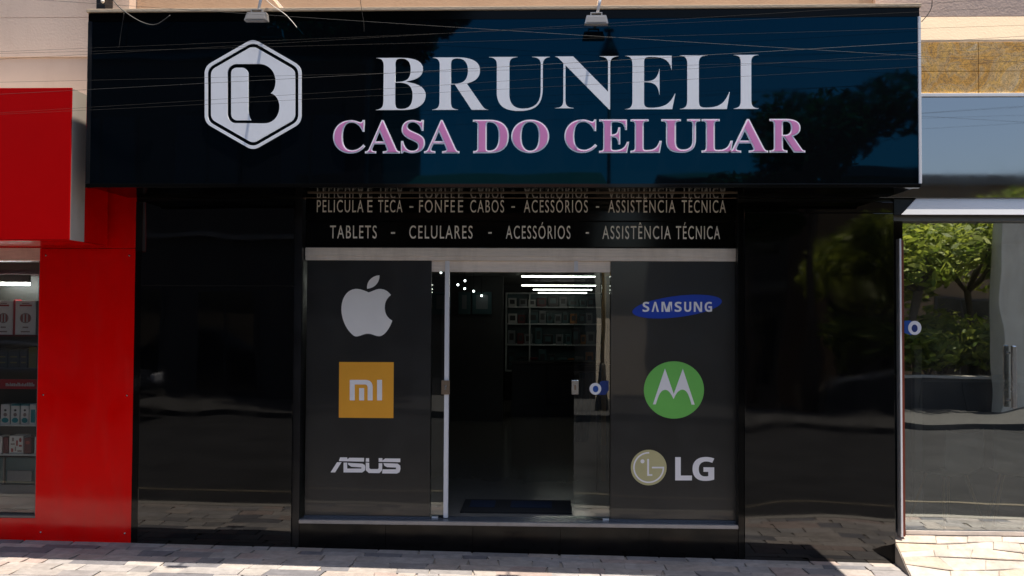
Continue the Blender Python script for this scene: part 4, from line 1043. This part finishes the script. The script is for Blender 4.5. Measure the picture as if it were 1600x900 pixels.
building(8.0, 22, -19.5, 5.7, 'facade_brown', 'brown building behind the planter trees', 1, 5)
building(22.3, 40, -15, 6.5, 'facade_pale', 'pale building at the far right of the opposite side', 2, 6)

# lamp post on the opposite pavement
lx, ly = 1.2, -11.2
lp = thing('lamp_post', 'dark street lamp post on the opposite pavement', 'street lamp', (lx, ly, GZ(lx)))
bm = bmesh.new(); tube(bm, [(lx, ly, GZ(lx)-.05), (lx, ly, 3), (lx, ly, 6.8)], .05, 10, .028); obj('pole', bm, 'lamp_black', lp)
bm = bmesh.new(); lathe(bm, [(.03, 6.8), (.18, 6.78), (.185, 6.86), (.12, 7.0), (.035, 7.22), (.03, 7.26), (.10, 7.28), (.10, 7.31), (.03, 7.33), (.01, 7.42)], lx, ly, 14); obj('lantern', bm, 'lamp_black', lp)
bm = bmesh.new(); lathe(bm, [(.16, 0), (.16, .1), (.12, .3), (.07, .9), (.052, .95)], lx, ly, 12, 'z', GZ(lx)-.03); obj('base', bm, 'lamp_black', lp)

# parked vehicles
def wheel(t, x, y, z, r, w, name='wheel'):
    bm = bmesh.new(); lathe(bm, [(r*.6, -w/2), (r*.93, -w/2), (r, -w*.32), (r, w*.32), (r*.93, w/2), (r*.6, w/2)], x, y, 20, 'y', z); o = obj(name, bm, 'rubber', t)
    bm = bmesh.new(); lathe(bm, [(.03, -w*.46), (r*.59, -w*.42), (r*.59, w*.42), (.03, w*.46)], x, y, 14, 'y', z); obj('rim', bm, 'steel', o)
def car(x, y, m, label, g, turn=0):
    """side-on parked car, nose to +x"""
    z = GZ(x)-.15; t = thing('parked_car', label, 'car', (x, y, z), g); t.rotation_euler.z = turn
    prof = [(-2.05, .35), (-2.1, .62), (-2.02, .88), (-1.5, .95), (-1.0, 1.38), (-.3, 1.46), (.45, 1.40), (1.05, .98), (1.75, .86), (2.08, .66), (2.1, .38), (1.75, .28), (-1.75, .28)]
    bm = bmesh.new(); secs = []
    for yy, sc, tk in ((-.84, .95, .90), (-.80, 1, .97), (-.6, 1, 1), (.6, 1, 1), (.80, 1, .97), (.84, .95, .90)):
        secs.append([bm.verts.new((x+a*(sc if b > .9 else 1), y+yy*(.82 if b > 1.0 else 1), z+.28+(b-.28)*tk)) for a, b in prof])
    for a, b in zip(secs[:-1], secs[1:]):
        for i in range(len(prof)): bm.faces.new((a[i], a[(i+1) % len(prof)], b[(i+1) % len(prof)], b[i])).smooth = True
    bm.faces.new(secs[0]); bm.faces.new(list(reversed(secs[-1]))); obj('body', bm, m, t)
    for s in (-1, 1):
        for lo in ([(-1.38, .98), (-.96, 1.32), (-.32, 1.39), (-.32, .98)], [(-.26, .98), (-.26, 1.39), (.40, 1.34), (.86, .98)]):
            bm = bmesh.new(); ysd = y+s*.70; prism(bm, [(x+a, z+b) for a, b in lo], ysd-.02, ysd+.02); obj('side_window', bm, 'dark_pane', t)
        for wx in (-1.3, 1.3): wheel(t, x+wx, y+s*.74, z+.31, .31, .2)
    for yy in (-.55, .55):
        bm = bmesh.new(); bx(bm, x+2.02, x+2.11, y+yy-.18, y+yy+.18, z+.6, z+.75, bev=.02); obj('headlight', bm, 'headlamp', t)
car(-9.4, -9.2, 'vehicle_dark', 'dark parked car on the opposite side near the dark building', 'cars parked across the street')
